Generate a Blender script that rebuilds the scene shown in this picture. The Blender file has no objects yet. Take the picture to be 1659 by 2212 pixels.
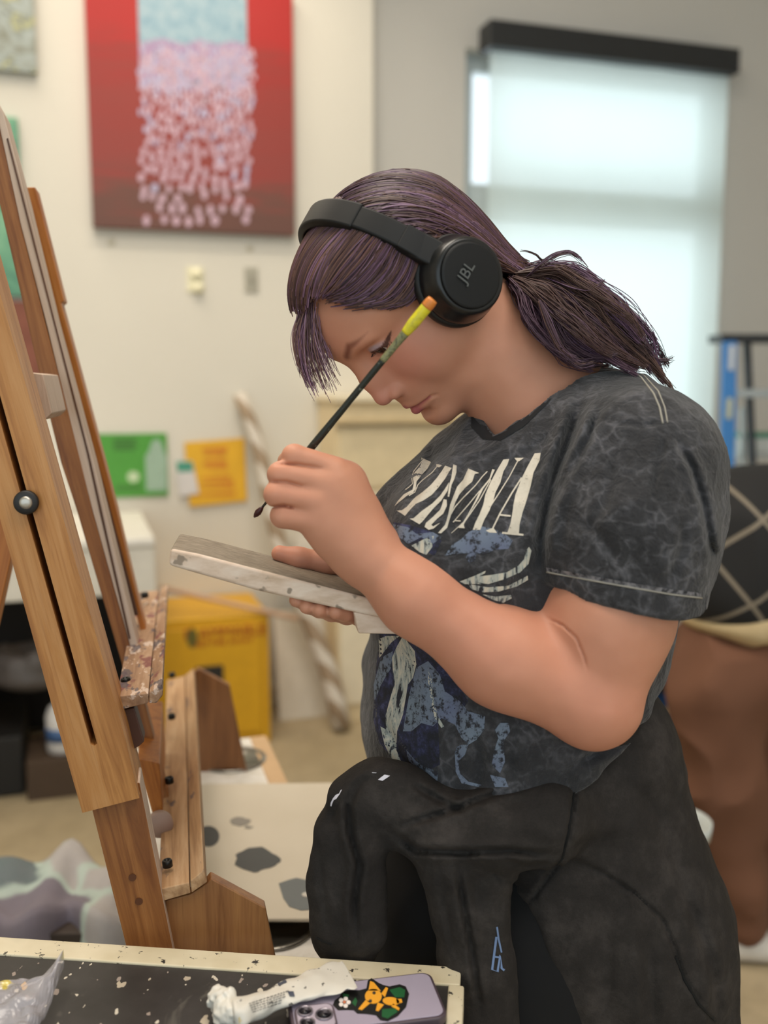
import bpy, bmesh, math, random
import numpy as np
from mathutils import Vector, Matrix, Quaternion
SC = bpy.context.scene
COL = SC.collection
F = 2100.0; CH = 1.40; TH = math.radians(7.5); CT, ST = math.cos(TH), math.sin(TH)
R = math.radians
def W(px, py, Y):
    """point of the place seen at pixel (px,py) of the photograph, at world depth Y"""
    u = (px - 829.5) / F; v = (1106 - py) / F
    t = Y / (CT + v * ST)
    return np.array([t * u, Y, CH + t * (v * CT - ST)])
def V(*a): return np.array(a, float)
def nrm(v): v = np.asarray(v, float); return v / np.linalg.norm(v)
# ------------------------------------------------------------------ scene objects
def tag(o, label=None, cat=None, group=None, kind=None):
    if label: o['label'] = label
    if cat: o['category'] = cat
    if group: o['group'] = group
    if kind: o['kind'] = kind
    return o
def empty(name, loc=(0, 0, 0), label=None, cat=None, group=None, rot=None):
    o = bpy.data.objects.new(name, None); COL.objects.link(o)
    o.location = loc
    if rot is not None: o.rotation_euler = rot
    o.empty_display_size = .05
    return tag(o, label, cat, group)
def link(name, me, mats=None, parent=None, world=True):
    o = bpy.data.objects.new(name, me); COL.objects.link(o)
    if mats is not None:
        for m in (mats if isinstance(mats, (list, tuple)) else [mats]): me.materials.append(m)
    if parent is not None:
        o.parent = parent
        if world:   # mesh data is in world coordinates: undo the parent's transform
            o.matrix_parent_inverse = wm(parent).inverted()
    return o
def wm(o):
    m = o.matrix_basis.copy()
    p = o
    while p.parent is not None:
        m = p.parent.matrix_basis @ p.matrix_parent_inverse @ m; p = p.parent
    return m
def mesh_np(verts, faces, smooth=True):
    me = bpy.data.meshes.new('m')
    verts = np.asarray(verts, np.float32)
    if isinstance(faces, np.ndarray):
        n, k = faces.shape
        me.vertices.add(len(verts)); me.vertices.foreach_set('co', verts.ravel())
        me.loops.add(n * k); me.loops.foreach_set('vertex_index', faces.astype(np.int32).ravel())
        me.polygons.add(n); me.polygons.foreach_set('loop_start', np.arange(0, n * k, k, dtype=np.int32))
        me.update(calc_edges=True); me.validate()
    else:
        me.from_pydata([tuple(map(float, v)) for v in verts], [], [tuple(map(int, f)) for f in faces]); me.update()
    if smooth: me.polygons.foreach_set('use_smooth', np.ones(len(me.polygons), bool))
    return me
class MB:
    """collects shapes into ONE mesh"""
    def __init__(s): s.v = []; s.f = []; s.mi = []
    def add(s, vs, fs, mi=0):
        b = len(s.v); s.v += [tuple(map(float, v)) for v in vs]; s.f += [tuple(int(i) + b for i in f) for f in fs]; s.mi += [mi] * len(fs)
    def box(s, c, h, M=None, mi=0):
        c = np.asarray(c, float); h = np.asarray(h, float); vs = []
        for x in (-1, 1):
            for y in (-1, 1):
                for z in (-1, 1):
                    d = np.array([x, y, z]) * h
                    if M is not None: d = np.asarray(M) @ d
                    vs.append(c + d)
        s.add(vs, [(0, 1, 3, 2), (4, 6, 7, 5), (0, 4, 5, 1), (2, 3, 7, 6), (0, 2, 6, 4), (1, 5, 7, 3)], mi); return s
    def prism(s, pts, ax, mi=0):
        """polygon pts (list of 3D) pushed along vector ax"""
        n = len(pts); a = [np.asarray(p, float) for p in pts]; b = [p + np.asarray(ax, float) for p in a]
        s.add(a + b, [tuple(range(n))[::-1], tuple(range(n, 2 * n))] + [(i, (i + 1) % n, n + (i + 1) % n, n + i) for i in range(n)], mi); return s
    def tube(s, pts, rad, n=10, mi=0, cap=True, flat=1.0, up=None):
        pts = [np.asarray(p, float) for p in pts]; m = len(pts)
        rad = [rad] * m if np.isscalar(rad) else list(rad)
        vs = []; u = None
        for i, p in enumerate(pts):
            t = nrm(pts[min(i + 1, m - 1)] - pts[max(i - 1, 0)])
            if u is None:
                r = np.array([0, 0, 1.]) if up is None else np.asarray(up, float)
                if abs(t @ r) > .95: r = np.array([1., 0, 0])
                u = nrm(r - t * (t @ r))
            else: u = nrm(u - t * (t @ u))
            w = np.cross(t, u)
            for k in range(n):
                a = 2 * math.pi * k / n
                vs.append(p + rad[i] * (math.cos(a) * u * flat + math.sin(a) * w))
        fs = [(i * n + k, i * n + (k + 1) % n, (i + 1) * n + (k + 1) % n, (i + 1) * n + k) for i in range(m - 1) for k in range(n)]
        if cap: fs += [tuple(range(n))[::-1], tuple((m - 1) * n + k for k in range(n))]
        s.add(vs, fs, mi); return s
    def lathe(s, prof, o, ax, n=32, mi=0, closed=False, up=None):
        """prof = [(radius, height)], spun about axis ax through o"""
        ax = nrm(ax); r = np.array([0, 0, 1.]) if up is None else np.asarray(up, float)
        if abs(ax @ r) > .95: r = np.array([1., 0, 0])
        u = nrm(r - ax * (ax @ r)); w = np.cross(ax, u); vs = []; m = len(prof)
        for (rr, hh) in prof:
            for k in range(n):
                a = 2 * math.pi * k / n
                vs.append(np.asarray(o) + ax * hh + rr * (math.cos(a) * u + math.sin(a) * w))
        fs = [(i * n + k, i * n + (k + 1) % n, (i + 1) * n + (k + 1) % n, (i + 1) * n + k) for i in range(m - 1) for k in range(n)]
        if not closed:
            fs += [tuple(range(n))[::-1], tuple((m - 1) * n + k for k in range(n))]
        s.add(vs, fs, mi); return s
    def build(s, name, mats, parent=None, smooth=False, bevel=0, seg=2, sub=0):
        me = bpy.data.meshes.new(name); me.from_pydata(s.v, [], s.f); me.update()
        bm = bmesh.new(); bm.from_mesh(me); bmesh.ops.remove_doubles(bm, verts=bm.verts, dist=1e-6)
        bmesh.ops.recalc_face_normals(bm, faces=bm.faces)
        bm.to_mesh(me); bm.free()
        if len(me.polygons) == len(s.mi): me.polygons.foreach_set('material_index', s.mi)
        if smooth: me.polygons.foreach_set('use_smooth', [True] * len(me.polygons))
        o = link(name, me, mats, parent)
        if bevel:
            b = o.modifiers.new('bev', 'BEVEL'); b.width = bevel; b.segments = seg; b.limit_method = 'ANGLE'; b.angle_limit = R(40)
            b.harden_normals = False
            me.polygons.foreach_set('use_smooth', [True] * len(me.polygons))
            e = o.modifiers.new('ws', 'WEIGHTED_NORMAL'); e.keep_sharp = False
        if sub:
            d = o.modifiers.new('sub', 'SUBSURF'); d.levels = d.render_levels = sub
        return o
def local_part(o, M):
    """re-express a mesh built in world coordinates in the frame M, so that grain follows the piece"""
    Mi = M.inverted(); o.data.transform(Mi); 
    o.matrix_basis = M
    return o
def tex_text(body, size, mat, name, M, parent=None, ext=.0004, align='CENTER'):
    cu = bpy.data.curves.new(name, 'FONT'); cu.body = body; cu.size = size; cu.extrude = ext
    cu.align_x = align; cu.align_y = 'CENTER'
    t = bpy.data.objects.new(name, cu); COL.objects.link(t)
    dg = bpy.context.evaluated_depsgraph_get()
    me = bpy.data.meshes.new_from_object(t.evaluated_get(dg)); bpy.data.objects.remove(t)
    me.transform(M); me.materials.clear()
    return link(name, me, mat, parent)
def frame(o, x, z):
    """matrix: local x along x, local z along z (normal)"""
    z = Vector(z).normalized(); x = Vector(x); x = (x - z * x.dot(z)).normalized(); y = z.cross(x)
    M = Matrix((x, y, z)).transposed().to_4x4(); M.translation = Vector(o); return M
# ------------------------------------------------------------------ signed distance shapes
class Prim:
    def __init__(s, fn, op='u', k=.01): s.fn = fn; s.op = op; s.k = k
def cap(a, b, ra, rb, op='u', k=.01):
    a = np.asarray(a, np.float32); b = np.asarray(b, np.float32); ba = b - a; L2 = float(ba @ ba) + 1e-12
    def fn(p):
        pa = p - a; h = np.clip((pa @ ba) / L2, 0, 1)
        return np.sqrt(((pa - h[:, None] * ba) ** 2).sum(1)) - (ra + (rb - ra) * h)
    return Prim(fn, op, k)
def ell(c, r, M=None, op='u', k=.01):
    c = np.asarray(c, np.float32); r = np.asarray(r, np.float32); M = None if M is None else np.asarray(M, np.float32)
    def fn(p):
        q = p - c
        if M is not None: q = q @ M      # columns of M are the axes
        k0 = np.sqrt(((q / r) ** 2).sum(1)); k1 = np.sqrt(((q / (r * r)) ** 2).sum(1)) + 1e-9
        return k0 * (k0 - 1) / k1
    return Prim(fn, op, k)
def rbox(c, h, M=None, rad=.005, op='u', k=.01):
    c = np.asarray(c, np.float32); h = np.asarray(h, np.float32) - rad
    def fn(p):
        q = p - c
        if M is not None: q = q @ np.asarray(M, np.float32)
        d = np.abs(q) - h
        return np.sqrt((np.maximum(d, 0) ** 2).sum(1)) + np.minimum(d.max(1), 0) - rad
    return Prim(fn, op, k)
def plane(c, n, op='i', k=.004):
    c = np.asarray(c, np.float32); n = nrm(n).astype(np.float32)
    return Prim(lambda p: (p - c) @ n, op, k)
def chain(pts, rads, op='u', k=.01):
    return [cap(pts[i], pts[i + 1], rads[i], rads[i + 1], op, k) for i in range(len(pts) - 1)]
def comb(d, e, op, k):
    if op == 'u':
        if d is None: return e
        h = np.maximum(k - np.abs(d - e), 0) / k
        return np.minimum(d, e) - h * h * k * .25
    if op == 's': e = -e
    h = np.maximum(k - np.abs(d - e), 0) / k
    return np.maximum(d, e) + h * h * k * .25
def ev(prims, p, disp=None):
    d = None
    for q in prims: d = comb(d, q.fn(p), q.op, q.k)
    if d is None: d = np.full(len(p), 1., np.float32)
    if disp is not None: d = d - disp(p)
    return d
def sdf_mesh(prims, lo, hi, h, disp=None, dmax=0.0, B=20):
    lo = np.asarray(lo, float); hi = np.asarray(hi, float)
    nb = np.ceil((hi - lo) / (h * B)).astype(int); N = nb * B + 2
    gx = np.arange(B + 1, dtype=np.float32) * h
    G = np.stack(np.meshgrid(gx, gx, gx, indexing='ij'), -1).reshape(-1, 3)
    Rr = B * h * .866
    cs = np.stack(np.meshgrid(*[np.arange(n) for n in nb], indexing='ij'), -1).reshape(-1, 3)
    cen = (lo + (cs + .5) * B * h).astype(np.float32)
    D = np.stack([q.fn(cen) for q in prims], 1)
    tot = None
    for i, q in enumerate(prims): tot = comb(tot, D[:, i], q.op, q.k)
    act = np.abs(tot) < Rr * 2.0 + dmax
    ids = []; vps = []; quads = []
    def gid(ijk): return (ijk[..., 0].astype(np.int64) * N[1] + ijk[..., 1]) * N[2] + ijk[..., 2]
    for bi in np.nonzero(act)[0]:
        use = [q for i, q in enumerate(prims) if D[bi, i] < Rr * 1.8 + q.k + dmax + .004 or (q.op == 'i' and D[bi, i] > -(Rr * 1.35 + q.k + dmax + .004))]
        use = [q for i, q in enumerate(prims) if (q.op == 'i') or D[bi, i] < Rr * 1.8 + q.k + dmax + .004]
        if not any(q.op == 'u' for q in use): continue
        while use[0].op != 'u': use.pop(0)
        o = cs[bi] * B; p = (lo + o * h).astype(np.float32) + G
        d = ev(use, p, disp).reshape(B + 1, B + 1, B + 1)
        s = d < 0
        if s.all() or not s.any(): continue
        acc = np.zeros((B, B, B, 3), np.float32); cnt = np.zeros((B, B, B), np.float32)
        for ax in range(3):
            for b in (0, 1):
                for c in (0, 1):
                    oa = [0, 0, 0]; oth = [i for i in range(3) if i != ax]; oa[oth[0]] = b; oa[oth[1]] = c
                    sl0 = tuple(slice(oa[i], oa[i] + B) for i in range(3)); ob = list(oa); ob[ax] += 1
                    sl1 = tuple(slice(ob[i], ob[i] + B) for i in range(3))
                    d0 = d[sl0]; d1 = d[sl1]; cr = (d0 < 0) != (d1 < 0)
                    t = np.where(cr, d0 / np.where(cr, d0 - d1, 1), 0)
                    for i in range(3): acc[..., i] += np.where(cr, oa[i] + (t if i == ax else 0), 0)
                    cnt += cr
        m = cnt > 0; ijk = np.argwhere(m)
        pos = ijk + acc[m] / cnt[m][:, None]
        ids.append(gid(ijk + o)); vps.append(lo + (pos + o) * h)
        for ax in range(3):
            b, c = [(1, 2), (2, 0), (0, 1)][ax]
            sl0 = tuple(slice(0, B) for i in range(3)); sl1 = tuple(slice(1, B + 1) if i == ax else slice(0, B) for i in range(3))
            cr = s[sl0] != s[sl1]; e = np.argwhere(cr); ins = s[sl0][cr]
            g = e + o
            eb = np.zeros(3, int); eb[b] = 1; ec = np.zeros(3, int); ec[c] = 1
            q = np.stack([gid(g), gid(g - eb), gid(g - eb - ec), gid(g - ec)], 1)
            q[~ins] = q[~ins][:, ::-1]
            quads.append(q)
    ids = np.concatenate(ids); vps = np.concatenate(vps); quads = np.concatenate(quads)
    o = np.argsort(ids); ids = ids[o]; vps = vps[o]
    j = np.searchsorted(ids, quads); j = np.minimum(j, len(ids) - 1)
    ok = (ids[j] == quads).all(1)
    return vps.astype(np.float32), j[ok]
# ------------------------------------------------------------------ cheap smooth noise for displacement
_rs = np.random.RandomState(7); _T = _rs.rand(64, 64, 64).astype(np.float32)
def vnoise(p):
    q = np.floor(p); f = (p - q).astype(np.float32); f = f * f * (3 - 2 * f); i = q.astype(np.int64) & 63; j = (i + 1) & 63
    x0, y0, z0 = i.T; x1, y1, z1 = j.T; fx, fy, fz = f.T
    a = _T[x0, y0, z0] * (1 - fx) + _T[x1, y0, z0] * fx; b = _T[x0, y1, z0] * (1 - fx) + _T[x1, y1, z0] * fx
    c = _T[x0, y0, z1] * (1 - fx) + _T[x1, y0, z1] * fx; d = _T[x0, y1, z1] * (1 - fx) + _T[x1, y1, z1] * fx
    a = a * (1 - fy) + b * fy; c = c * (1 - fy) + d * fy
    return a * (1 - fz) + c * fz
def setcol(me, name, arr):
    a = me.color_attributes.new(name, 'FLOAT_COLOR', 'POINT')
    arr = np.concatenate([arr, np.ones((len(arr), 1))], 1) if arr.shape[1] == 3 else arr
    a.data.foreach_set('color', arr.astype(np.float32).ravel())
# ------------------------------------------------------------------ materials
def srgb(h):
    if isinstance(h, str):
        h = h.lstrip('#'); c = [int(h[i:i + 2], 16) / 255 for i in (0, 2, 4)]
    else: c = [x / 255 for x in h]
    return tuple(x / 12.92 if x <= .04045 else ((x + .055) / 1.055) ** 2.4 for x in c)
class Mat:
    def __init__(s, name, col=None, rough=.6, metal=0, **kw):
        s.m = bpy.data.materials.new(name); s.m.use_nodes = True; s.nt = s.m.node_tree; s.N = s.nt.nodes; s.L = s.nt.links
        s.b = s.N['Principled BSDF']
        s.b.inputs['Roughness'].default_value = rough; s.b.inputs['Metallic'].default_value = metal
        if col is not None: s.b.inputs['Base Color'].default_value = (*srgb(col), 1)
        for k, v in kw.items(): s.b.inputs[k.replace('_', ' ')].default_value = v
    def n(s, t, **kw):
        x = s.N.new(t)
        for k, v in kw.items():
            if k.startswith('i_'):
                key = k[2:]; key = int(key) if key.isdigit() else key.replace('_', ' ')
                x.inputs[key].default_value = v
            else: setattr(x, k, v)
        return x
    def l(s, a, b): s.L.new(a, b)
    def coord(s, out='Object', scale=(1, 1, 1), rot=(0, 0, 0), loc=(0, 0, 0)):
        if out == 'Position': t = s.n('ShaderNodeNewGeometry').outputs['Position']
        else: t = s.n('ShaderNodeTexCoord').outputs[out]
        mp = s.n('ShaderNodeMapping'); mp.inputs['Scale'].default_value = scale; mp.inputs['Rotation'].default_value = rot; mp.inputs['Location'].default_value = loc
        s.l(t, mp.inputs[0]); return mp.outputs[0]
    def noise(s, vec, scale=5, detail=3, rough=.5, dist=0):
        x = s.n('ShaderNodeTexNoise'); x.inputs['Scale'].default_value = scale; x.inputs['Detail'].default_value = detail
        x.inputs['Roughness'].default_value = rough; x.inputs['Distortion'].default_value = dist
        s.l(vec, x.inputs['Vector']); return x.outputs['Fac'], x.outputs['Color']
    def ramp(s, fac, stops, mode='LINEAR'):
        x = s.n('ShaderNodeValToRGB'); x.color_ramp.interpolation = mode; e = x.color_ramp.elements
        while len(e) < len(stops): e.new(.5)
        for i, (p, c) in enumerate(stops):
            e[i].position = p; e[i].color = (*srgb(c), 1) if not isinstance(c, (float, int)) else (c, c, c, 1)
        s.l(fac, x.inputs[0]); return x.outputs[0]
    def mix(s, fac, a, b, mode='MIX'):
        x = s.n('ShaderNodeMix', data_type='RGBA', blend_type=mode)
        for v, i in ((fac, 0), (a, 6), (b, 7)):
            if isinstance(v, (int, float)): x.inputs[i].default_value = v
            elif isinstance(v, (str, tuple)): x.inputs[i].default_value = (*srgb(v), 1)
            else: s.l(v, x.inputs[i])
        return x.outputs[2]
    def math(s, op, a, b=0, clamp=False):
        x = s.n('ShaderNodeMath', operation=op, use_clamp=clamp)
        for v, i in ((a, 0), (b, 1)):
            if isinstance(v, (int, float)): x.inputs[i].default_value = v
            else: s.l(v, x.inputs[i])
        return x.outputs[0]
    def bump(s, h, strength=.3, dist=.002):
        x = s.n('ShaderNodeBump'); x.inputs['Strength'].default_value = strength; x.inputs['Distance'].default_value = dist
        s.l(h, x.inputs['Height']); s.l(x.outputs[0], s.b.inputs['Normal']); return s
    def base(s, c): s.l(c, s.b.inputs['Base Color']); return s
    def attr(s, name): return s.n('ShaderNodeAttribute', attribute_name=name).outputs['Color']
def simple(name, col, rough=.6, metal=0, var=.06, sc=20, **kw):
    """plain painted / moulded surface with faint variation"""
    m = Mat(name, col, rough, metal, **kw)
    f, _ = m.noise(m.coord('Object'), sc, 4)
    c = srgb(col)
    x = m.n('ShaderNodeMix', data_type='RGBA'); x.inputs[6].default_value = (*[v * (1 - var * 2) for v in c], 1); x.inputs[7].default_value = (*[min(1, v * (1 + var * 2)) for v in c], 1)
    m.l(f, x.inputs[0]); m.base(x.outputs[2]); return m.m

def proj(p):
    d = p[:, 1] * CT - (p[:, 2] - CH) * ST; up = p[:, 1] * ST + (p[:, 2] - CH) * CT
    return np.stack([829.5 + F * p[:, 0] / d, 1106 - F * up / d], 1)
def grooves(p, G):
    """creases pressed into the near side of a body of cloth or skin; each = (path, width, depth, furthest depth)"""
    q = proj(p); out = np.zeros(len(p), np.float32)
    for pts, w, amp, ymax in G:
        pts = np.array(pts, float)
        if q[:, 0].max() < pts[:, 0].min() - 4 * w or q[:, 0].min() > pts[:, 0].max() + 4 * w or q[:, 1].max() < pts[:, 1].min() - 4 * w or q[:, 1].min() > pts[:, 1].max() + 4 * w: continue
        best = np.full(len(p), 1e9); sg = np.zeros(len(p)); tt = np.zeros(len(p)); n = len(pts) - 1
        for i in range(n):
            a = pts[i]; ba = pts[i + 1] - a; L = np.hypot(*ba); r = q - a; h = np.clip((r @ ba) / (L * L), 0, 1); d = r - h[:, None] * ba
            dd = np.hypot(d[:, 0], d[:, 1]); m = dd < best; best = np.where(m, dd, best); sg = np.where(m, np.sign(ba[0] * r[:, 1] - ba[1] * r[:, 0]), sg); tt = np.where(m, (i + h) / n, tt)
        env = np.clip(np.minimum(tt, 1 - tt) * 5, .12, 1) * np.clip((ymax - p[:, 1]) / .03, 0, 1)
        out += (env * amp * (-np.exp(-(best / w) ** 2) + (.45 if amp > .0045 else .12) * np.exp(-((best - 2.0 * w) / (1.1 * w)) ** 2))).astype(np.float32)
    return out
# ================================================================== camera, light, room
cd = bpy.data.cameras.new('camera'); cam = bpy.data.objects.new('camera', cd); COL.objects.link(cam); SC.camera = cam
cam.location = (0, 0, CH); cam.rotation_euler = (R(90 - 7.5), 0, 0)
cd.sensor_fit = 'VERTICAL'; cd.sensor_height = 36; cd.lens = F / 2212 * 36; cd.clip_start = .02
cd.dof.use_dof = True; cd.dof.focus_distance = 1.06; cd.dof.aperture_fstop = 2.5
SC.view_settings.view_transform = 'Standard'; SC.view_settings.look = 'None'; SC.view_settings.gamma = 1; SC.view_settings.exposure = 0.0
SC.cycles.use_denoising = True; SC.cycles.use_adaptive_sampling = True; SC.cycles.adaptive_threshold = .02; SC.cycles.max_bounces = 8; SC.cycles.diffuse_bounces = 4; SC.cycles.transparent_max_bounces = 12
SC.cycles.sample_clamp_indirect = 4; SC.cycles.caustics_reflective = False; SC.cycles.caustics_refractive = False
wo = bpy.data.worlds.new('world'); SC.world = wo; wo.use_nodes = True
bg = wo.node_tree.nodes['Background']; bg.inputs[0].default_value = (.80, .93, 1.0, 1); bg.inputs[1].default_value = WORLD = 1.5
E1 = V(.954, .30, 0); E2 = V(-.30, .954, 0); UP = V(0, 0, 1)      # along the far wall / into it
A0 = V(-.287, 4.18, 0)
def ray(px, py):
    u = (px - 829.5) / F; v = (1106 - py) / F
    return V(u, CT + v * ST, v * CT - ST)
def WP(px, py, off=0.0):
    """point on the far wall plane (off = metres in front of it)"""
    d = ray(px, py); o = V(0, 0, CH); t = ((A0 - E2 * off - o) @ E2) / (d @ E2); return o + d * t
def ZP(px, py, z):
    d = ray(px, py); t = (z - CH) / d[2]; return V(0, 0, CH) + d * t
def area(name, loc, size, power, col, rot=(0, 0, 0), sy=None, spread=180):
    l = bpy.data.lights.new(name, 'AREA'); l.energy = power; l.color = col; l.size = size
    if sy: l.shape = 'RECTANGLE'; l.size_y = sy
    l.spread = R(spread)
    o = bpy.data.objects.new(name, l); COL.objects.link(o); o.location = loc; o.rotation_euler = rot; return o
def struct(o): o['kind'] = 'structure'; return o
def wbox(name, p0, p1, mat, off0=0, off1=0, parent=None, bevel=0, **kw):
    """box in room axes; p = (s along wall, z) measured from A0; off = distance in front of wall"""
    c = A0 + E1 * (p0[0] + p1[0]) / 2 - E2 * (off0 + off1) / 2 + UP * (p0[1] + p1[1]) / 2
    M = np.stack([E1, E2, UP], 1)
    b = MB().box(V(0, 0, 0), (abs(p1[0] - p0[0]) / 2, abs(off1 - off0) / 2, abs(p1[1] - p0[1]) / 2))
    o = b.build(name, mat, None, bevel=bevel)
    m = Matrix(M.tolist()).to_4x4(); m.translation = Vector(c)
    if parent is not None:
        o.parent = parent; o.matrix_parent_inverse = wm(parent).inverted()
    o.matrix_basis = m
    return o
def SW(px, py, off=0.0):
    p = WP(px, py, off) - A0; return (p @ E1, p[2])
# --- plaster walls
def plaster(name, c, var=.03):
    m = Mat(name, c, .85); f, _ = m.noise(m.coord('Position'), 2.2, 4, .6)
    cc = srgb(c); a = tuple(v * (1 - var) for v in cc); b = tuple(min(1, v * (1 + var)) for v in cc)
    x = m.n('ShaderNodeMix', data_type='RGBA'); x.inputs[6].default_value = (*a, 1); x.inputs[7].default_value = (*b, 1)
    m.l(f, x.inputs[0]); m.base(x.outputs[2]); g, _ = m.noise(m.coord('Position'), 140, 3); m.bump(g, .08, .001); return m.m
M_wall = plaster('wall_paint', '#ddd8cc'); M_wall2 = plaster('wall_grey', '#cbc8c2')  # second wall tone is slightly greyer than the first
M_ceil = plaster('ceiling_paint', '#e6e3dc')
m = Mat('floor_concrete', '#b5a588', .55); f, _ = m.noise(m.coord('Position'), 1.6, 6, .65); g, _ = m.noise(m.coord('Position'), 14, 5, .7)
c1 = m.ramp(f, [(.3, '#a39374'), (.7, '#bfae8f')]); m.base(m.mix(m.ramp(g, [(.35, 0.0), (.75, .45)]), c1, '#8d7f66')); M_floor = m.m
SCOR = SW(806, 300)[0]
WX0, WX1 = SW(1022, 400)[0], SW(1590, 400)[0]      # window opening
WZ1 = SW(1330, 120)[1]; WZ0 = .45
DEEP = -.10
struct(wbox('wall_back', (-4.2, 0), (SCOR, 4.3), M_wall, 0, -.25)).name = 'wall_back_left'
struct(wbox('wall_back_right', (SCOR, 0), (WX0, 4.3), M_wall2, DEEP, -.30))
struct(wbox('wall_back_far_right', (WX1, 0), (4.2, 4.3), M_wall2, DEEP, -.30))
struct(wbox('wall_back_below_window', (WX0, 0), (WX1, WZ0), M_wall2, DEEP, -.30))
struct(wbox('wall_back_above_window', (WX0, WZ1), (WX1, 4.3), M_wall2, DEEP, -.30))
bl = MB().box((0, 0, 0), (6, 6, .05)).build('floor', M_floor); bl.location = (0, 1.5, -.05); struct(bl)
bl = MB().box((0, 0, 0), (6, 6, .05)).build('ceiling', M_ceil); bl.location = (0, 1.5, 4.35); struct(bl)
struct(MB().box((-3.9, 1, 2.15), (.1, 4.2, 2.15)).build('wall_left', M_wall))
struct(MB().box((3.35, 1, 2.15), (.1, 4.6, 2.15)).build('wall_right', M_wall2))
# baseboard along the far wall
M_base = simple('baseboard_paint', '#cfc6b4', .5)
struct(wbox('baseboard_back', (-3.2, 0), (SCOR, .09), M_base, 0, .014, bevel=.003))
# --- window behind the blind
M_frame = simple('window_frame_paint', '#b9c2c4', .45); M_glass = Mat('window_glass', '#ffffff', .02, Transmission_Weight=1.0, IOR=1.1).m
wn = MB()
def wfr(mb, s0, z0, s1, z1, o0, o1):
    c = A0 + E1 * (s0 + s1) / 2 - E2 * (o0 + o1) / 2 + UP * (z0 + z1) / 2
    mb.box(c, ((s1 - s0) / 2, abs(o1 - o0) / 2, (z1 - z0) / 2), np.stack([E1, E2, UP], 1))
ZM = SW(1300, 425)[1]
wfr(wn, WX0, WZ0, WX0 + .06, WZ1, -.18, -.24); wfr(wn, WX1 - .06, WZ0, WX1, WZ1, -.18, -.24)
wfr(wn, WX0 + .06, WZ0, WX1 - .06, WZ0 + .07, -.18, -.24); wfr(wn, WX0 + .06, WZ1 - .07, WX1 - .06, WZ1, -.18, -.24)
wfr(wn, WX0 + .06, ZM - .10, WX1 - .06, ZM + .06, -.18, -.24)
wf = struct(wn.build('window_1', M_frame, bevel=.004))
gl = MB(); wfr(gl, WX0 + .06, WZ0 + .07, WX1 - .06, ZM - .10, -.205, -.21); wfr(gl, WX0 + .06, ZM + .06, WX1 - .06, WZ1 - .07, -.205, -.21)
gl.build('window_glass', Mat('pane', '#ffffff', .0, Alpha=.12).m, wf)
# blind: black cassette, translucent fabric
m = Mat('blind_cloth', '#eef0ec', .8)
tr = m.n('ShaderNodeBsdfTranslucent'); tr.inputs[0].default_value = (*srgb('#e6efe9'), 1)
tp = m.n('ShaderNodeBsdfTransparent'); tp.inputs[0].default_value = (.9, .95, .95, 1)
mx = m.n('ShaderNodeMixShader'); mx.inputs[0].default_value = .35; m.l(m.b.outputs[0], mx.inputs[1]); m.l(tr.outputs[0], mx.inputs[2])
mx.inputs[0].default_value = .75
mx2 = m.n('ShaderNodeMixShader'); mx2.inputs[0].default_value = .16; m.l(mx.outputs[0], mx2.inputs[1]); m.l(tp.outputs[0], mx2.inputs[2])
m.l(mx2.outputs[0], m.N['Material Output'].inputs[0]); M_blind = m.m
OB = -.02
bs0, bz1 = SW(1062, 100, OB); bs1, _ = SW(1578, 150, OB); _, bz1r = SW(1578, 150, OB)
ca0, cz1 = SW(1060, 42, .03); ca1, cz1b = SW(1600, 105, .03); _, cz0 = SW(1330, 128, .03); zt = SW(1330, 72, .03)[1]
BR = empty('roller_blind', A0 + E1 * (bs0 + bs1) / 2 - E2 * OB + UP * .9, 'white translucent roller blind pulled down over the tall window', 'window blind')
wbox('cassette', (ca0, cz0), (ca1, zt), simple('cassette_black', '#26282a', .45), -.099, .03, BR, bevel=.004)
b = MB(); n = 24
for i in range(n + 1):
    s = bs0 + (bs1 - bs0) * i / n
    for (z) in (.62, cz0 + .03):
        pass
vs = []; fs = []
for j in range(13):
    for i in range(n + 1):
        s = bs0 + (bs1 - bs0) * i / n; z = .32 + (cz0 + .03 - .32) * j / 12
        vs.append(A0 + E1 * s + E2 * (.035 + .003 * math.sin(i * .9 + j * .2)) + UP * z)
for j in range(12):
    for i in range(n): a = j * (n + 1) + i; fs.append((a, a + 1, a + n + 2, a + n + 1))
link('blind_cloth', mesh_np(vs, fs), M_blind, BR)
wbox('bottom_bar', (bs0, .30), (bs1, .33), simple('bar_white', '#d8dadb', .4), -.05, -.02, BR, bevel=.004)
# --- lamps of the room: ceiling panels and the picture lights of the far wall
def ceil_lamp(x, y, p, col=(1.0, .93, .84)):
    t = empty('ceiling_light', (x, y, 4.28), None, 'ceiling light')
    return t
area('ceiling_lamp', (-.5, 1.0, 4.25), 1.4, 62, (1.0, .90, .78))
area('ceiling_lamp', (1.4, -.6, 4.25), 1.4, 52, (1.0, .93, .86))
area('ceiling_lamp', (-1.6, 3.0, 4.25), 1.2, 40, (1.0, .88, .74))
def spot(loc, tgt, power, col, ang=50, blend=.8, r=.06):
    l = bpy.data.lights.new('track_spot', 'SPOT'); l.energy = power; l.color = col; l.spot_size = R(ang); l.spot_blend = blend; l.shadow_soft_size = r
    o = bpy.data.objects.new('track_spot', l); COL.objects.link(o); o.location = loc
    o.rotation_euler = (Vector(tgt) - Vector(loc)).to_track_quat('-Z', 'Y').to_euler(); return o
spot(tuple(WP(300, 300, 1.3) * V(1, 1, 0) + V(0, 0, 4.1)), tuple(WP(330, 330)), 48, (1.0, .86, .66), 62)
spot(tuple(WP(760, 500, 1.2) * V(1, 1, 0) + V(0, 0, 4.1)), tuple(WP(640, 520)), 45, (1.0, .88, .70), 60)
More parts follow.
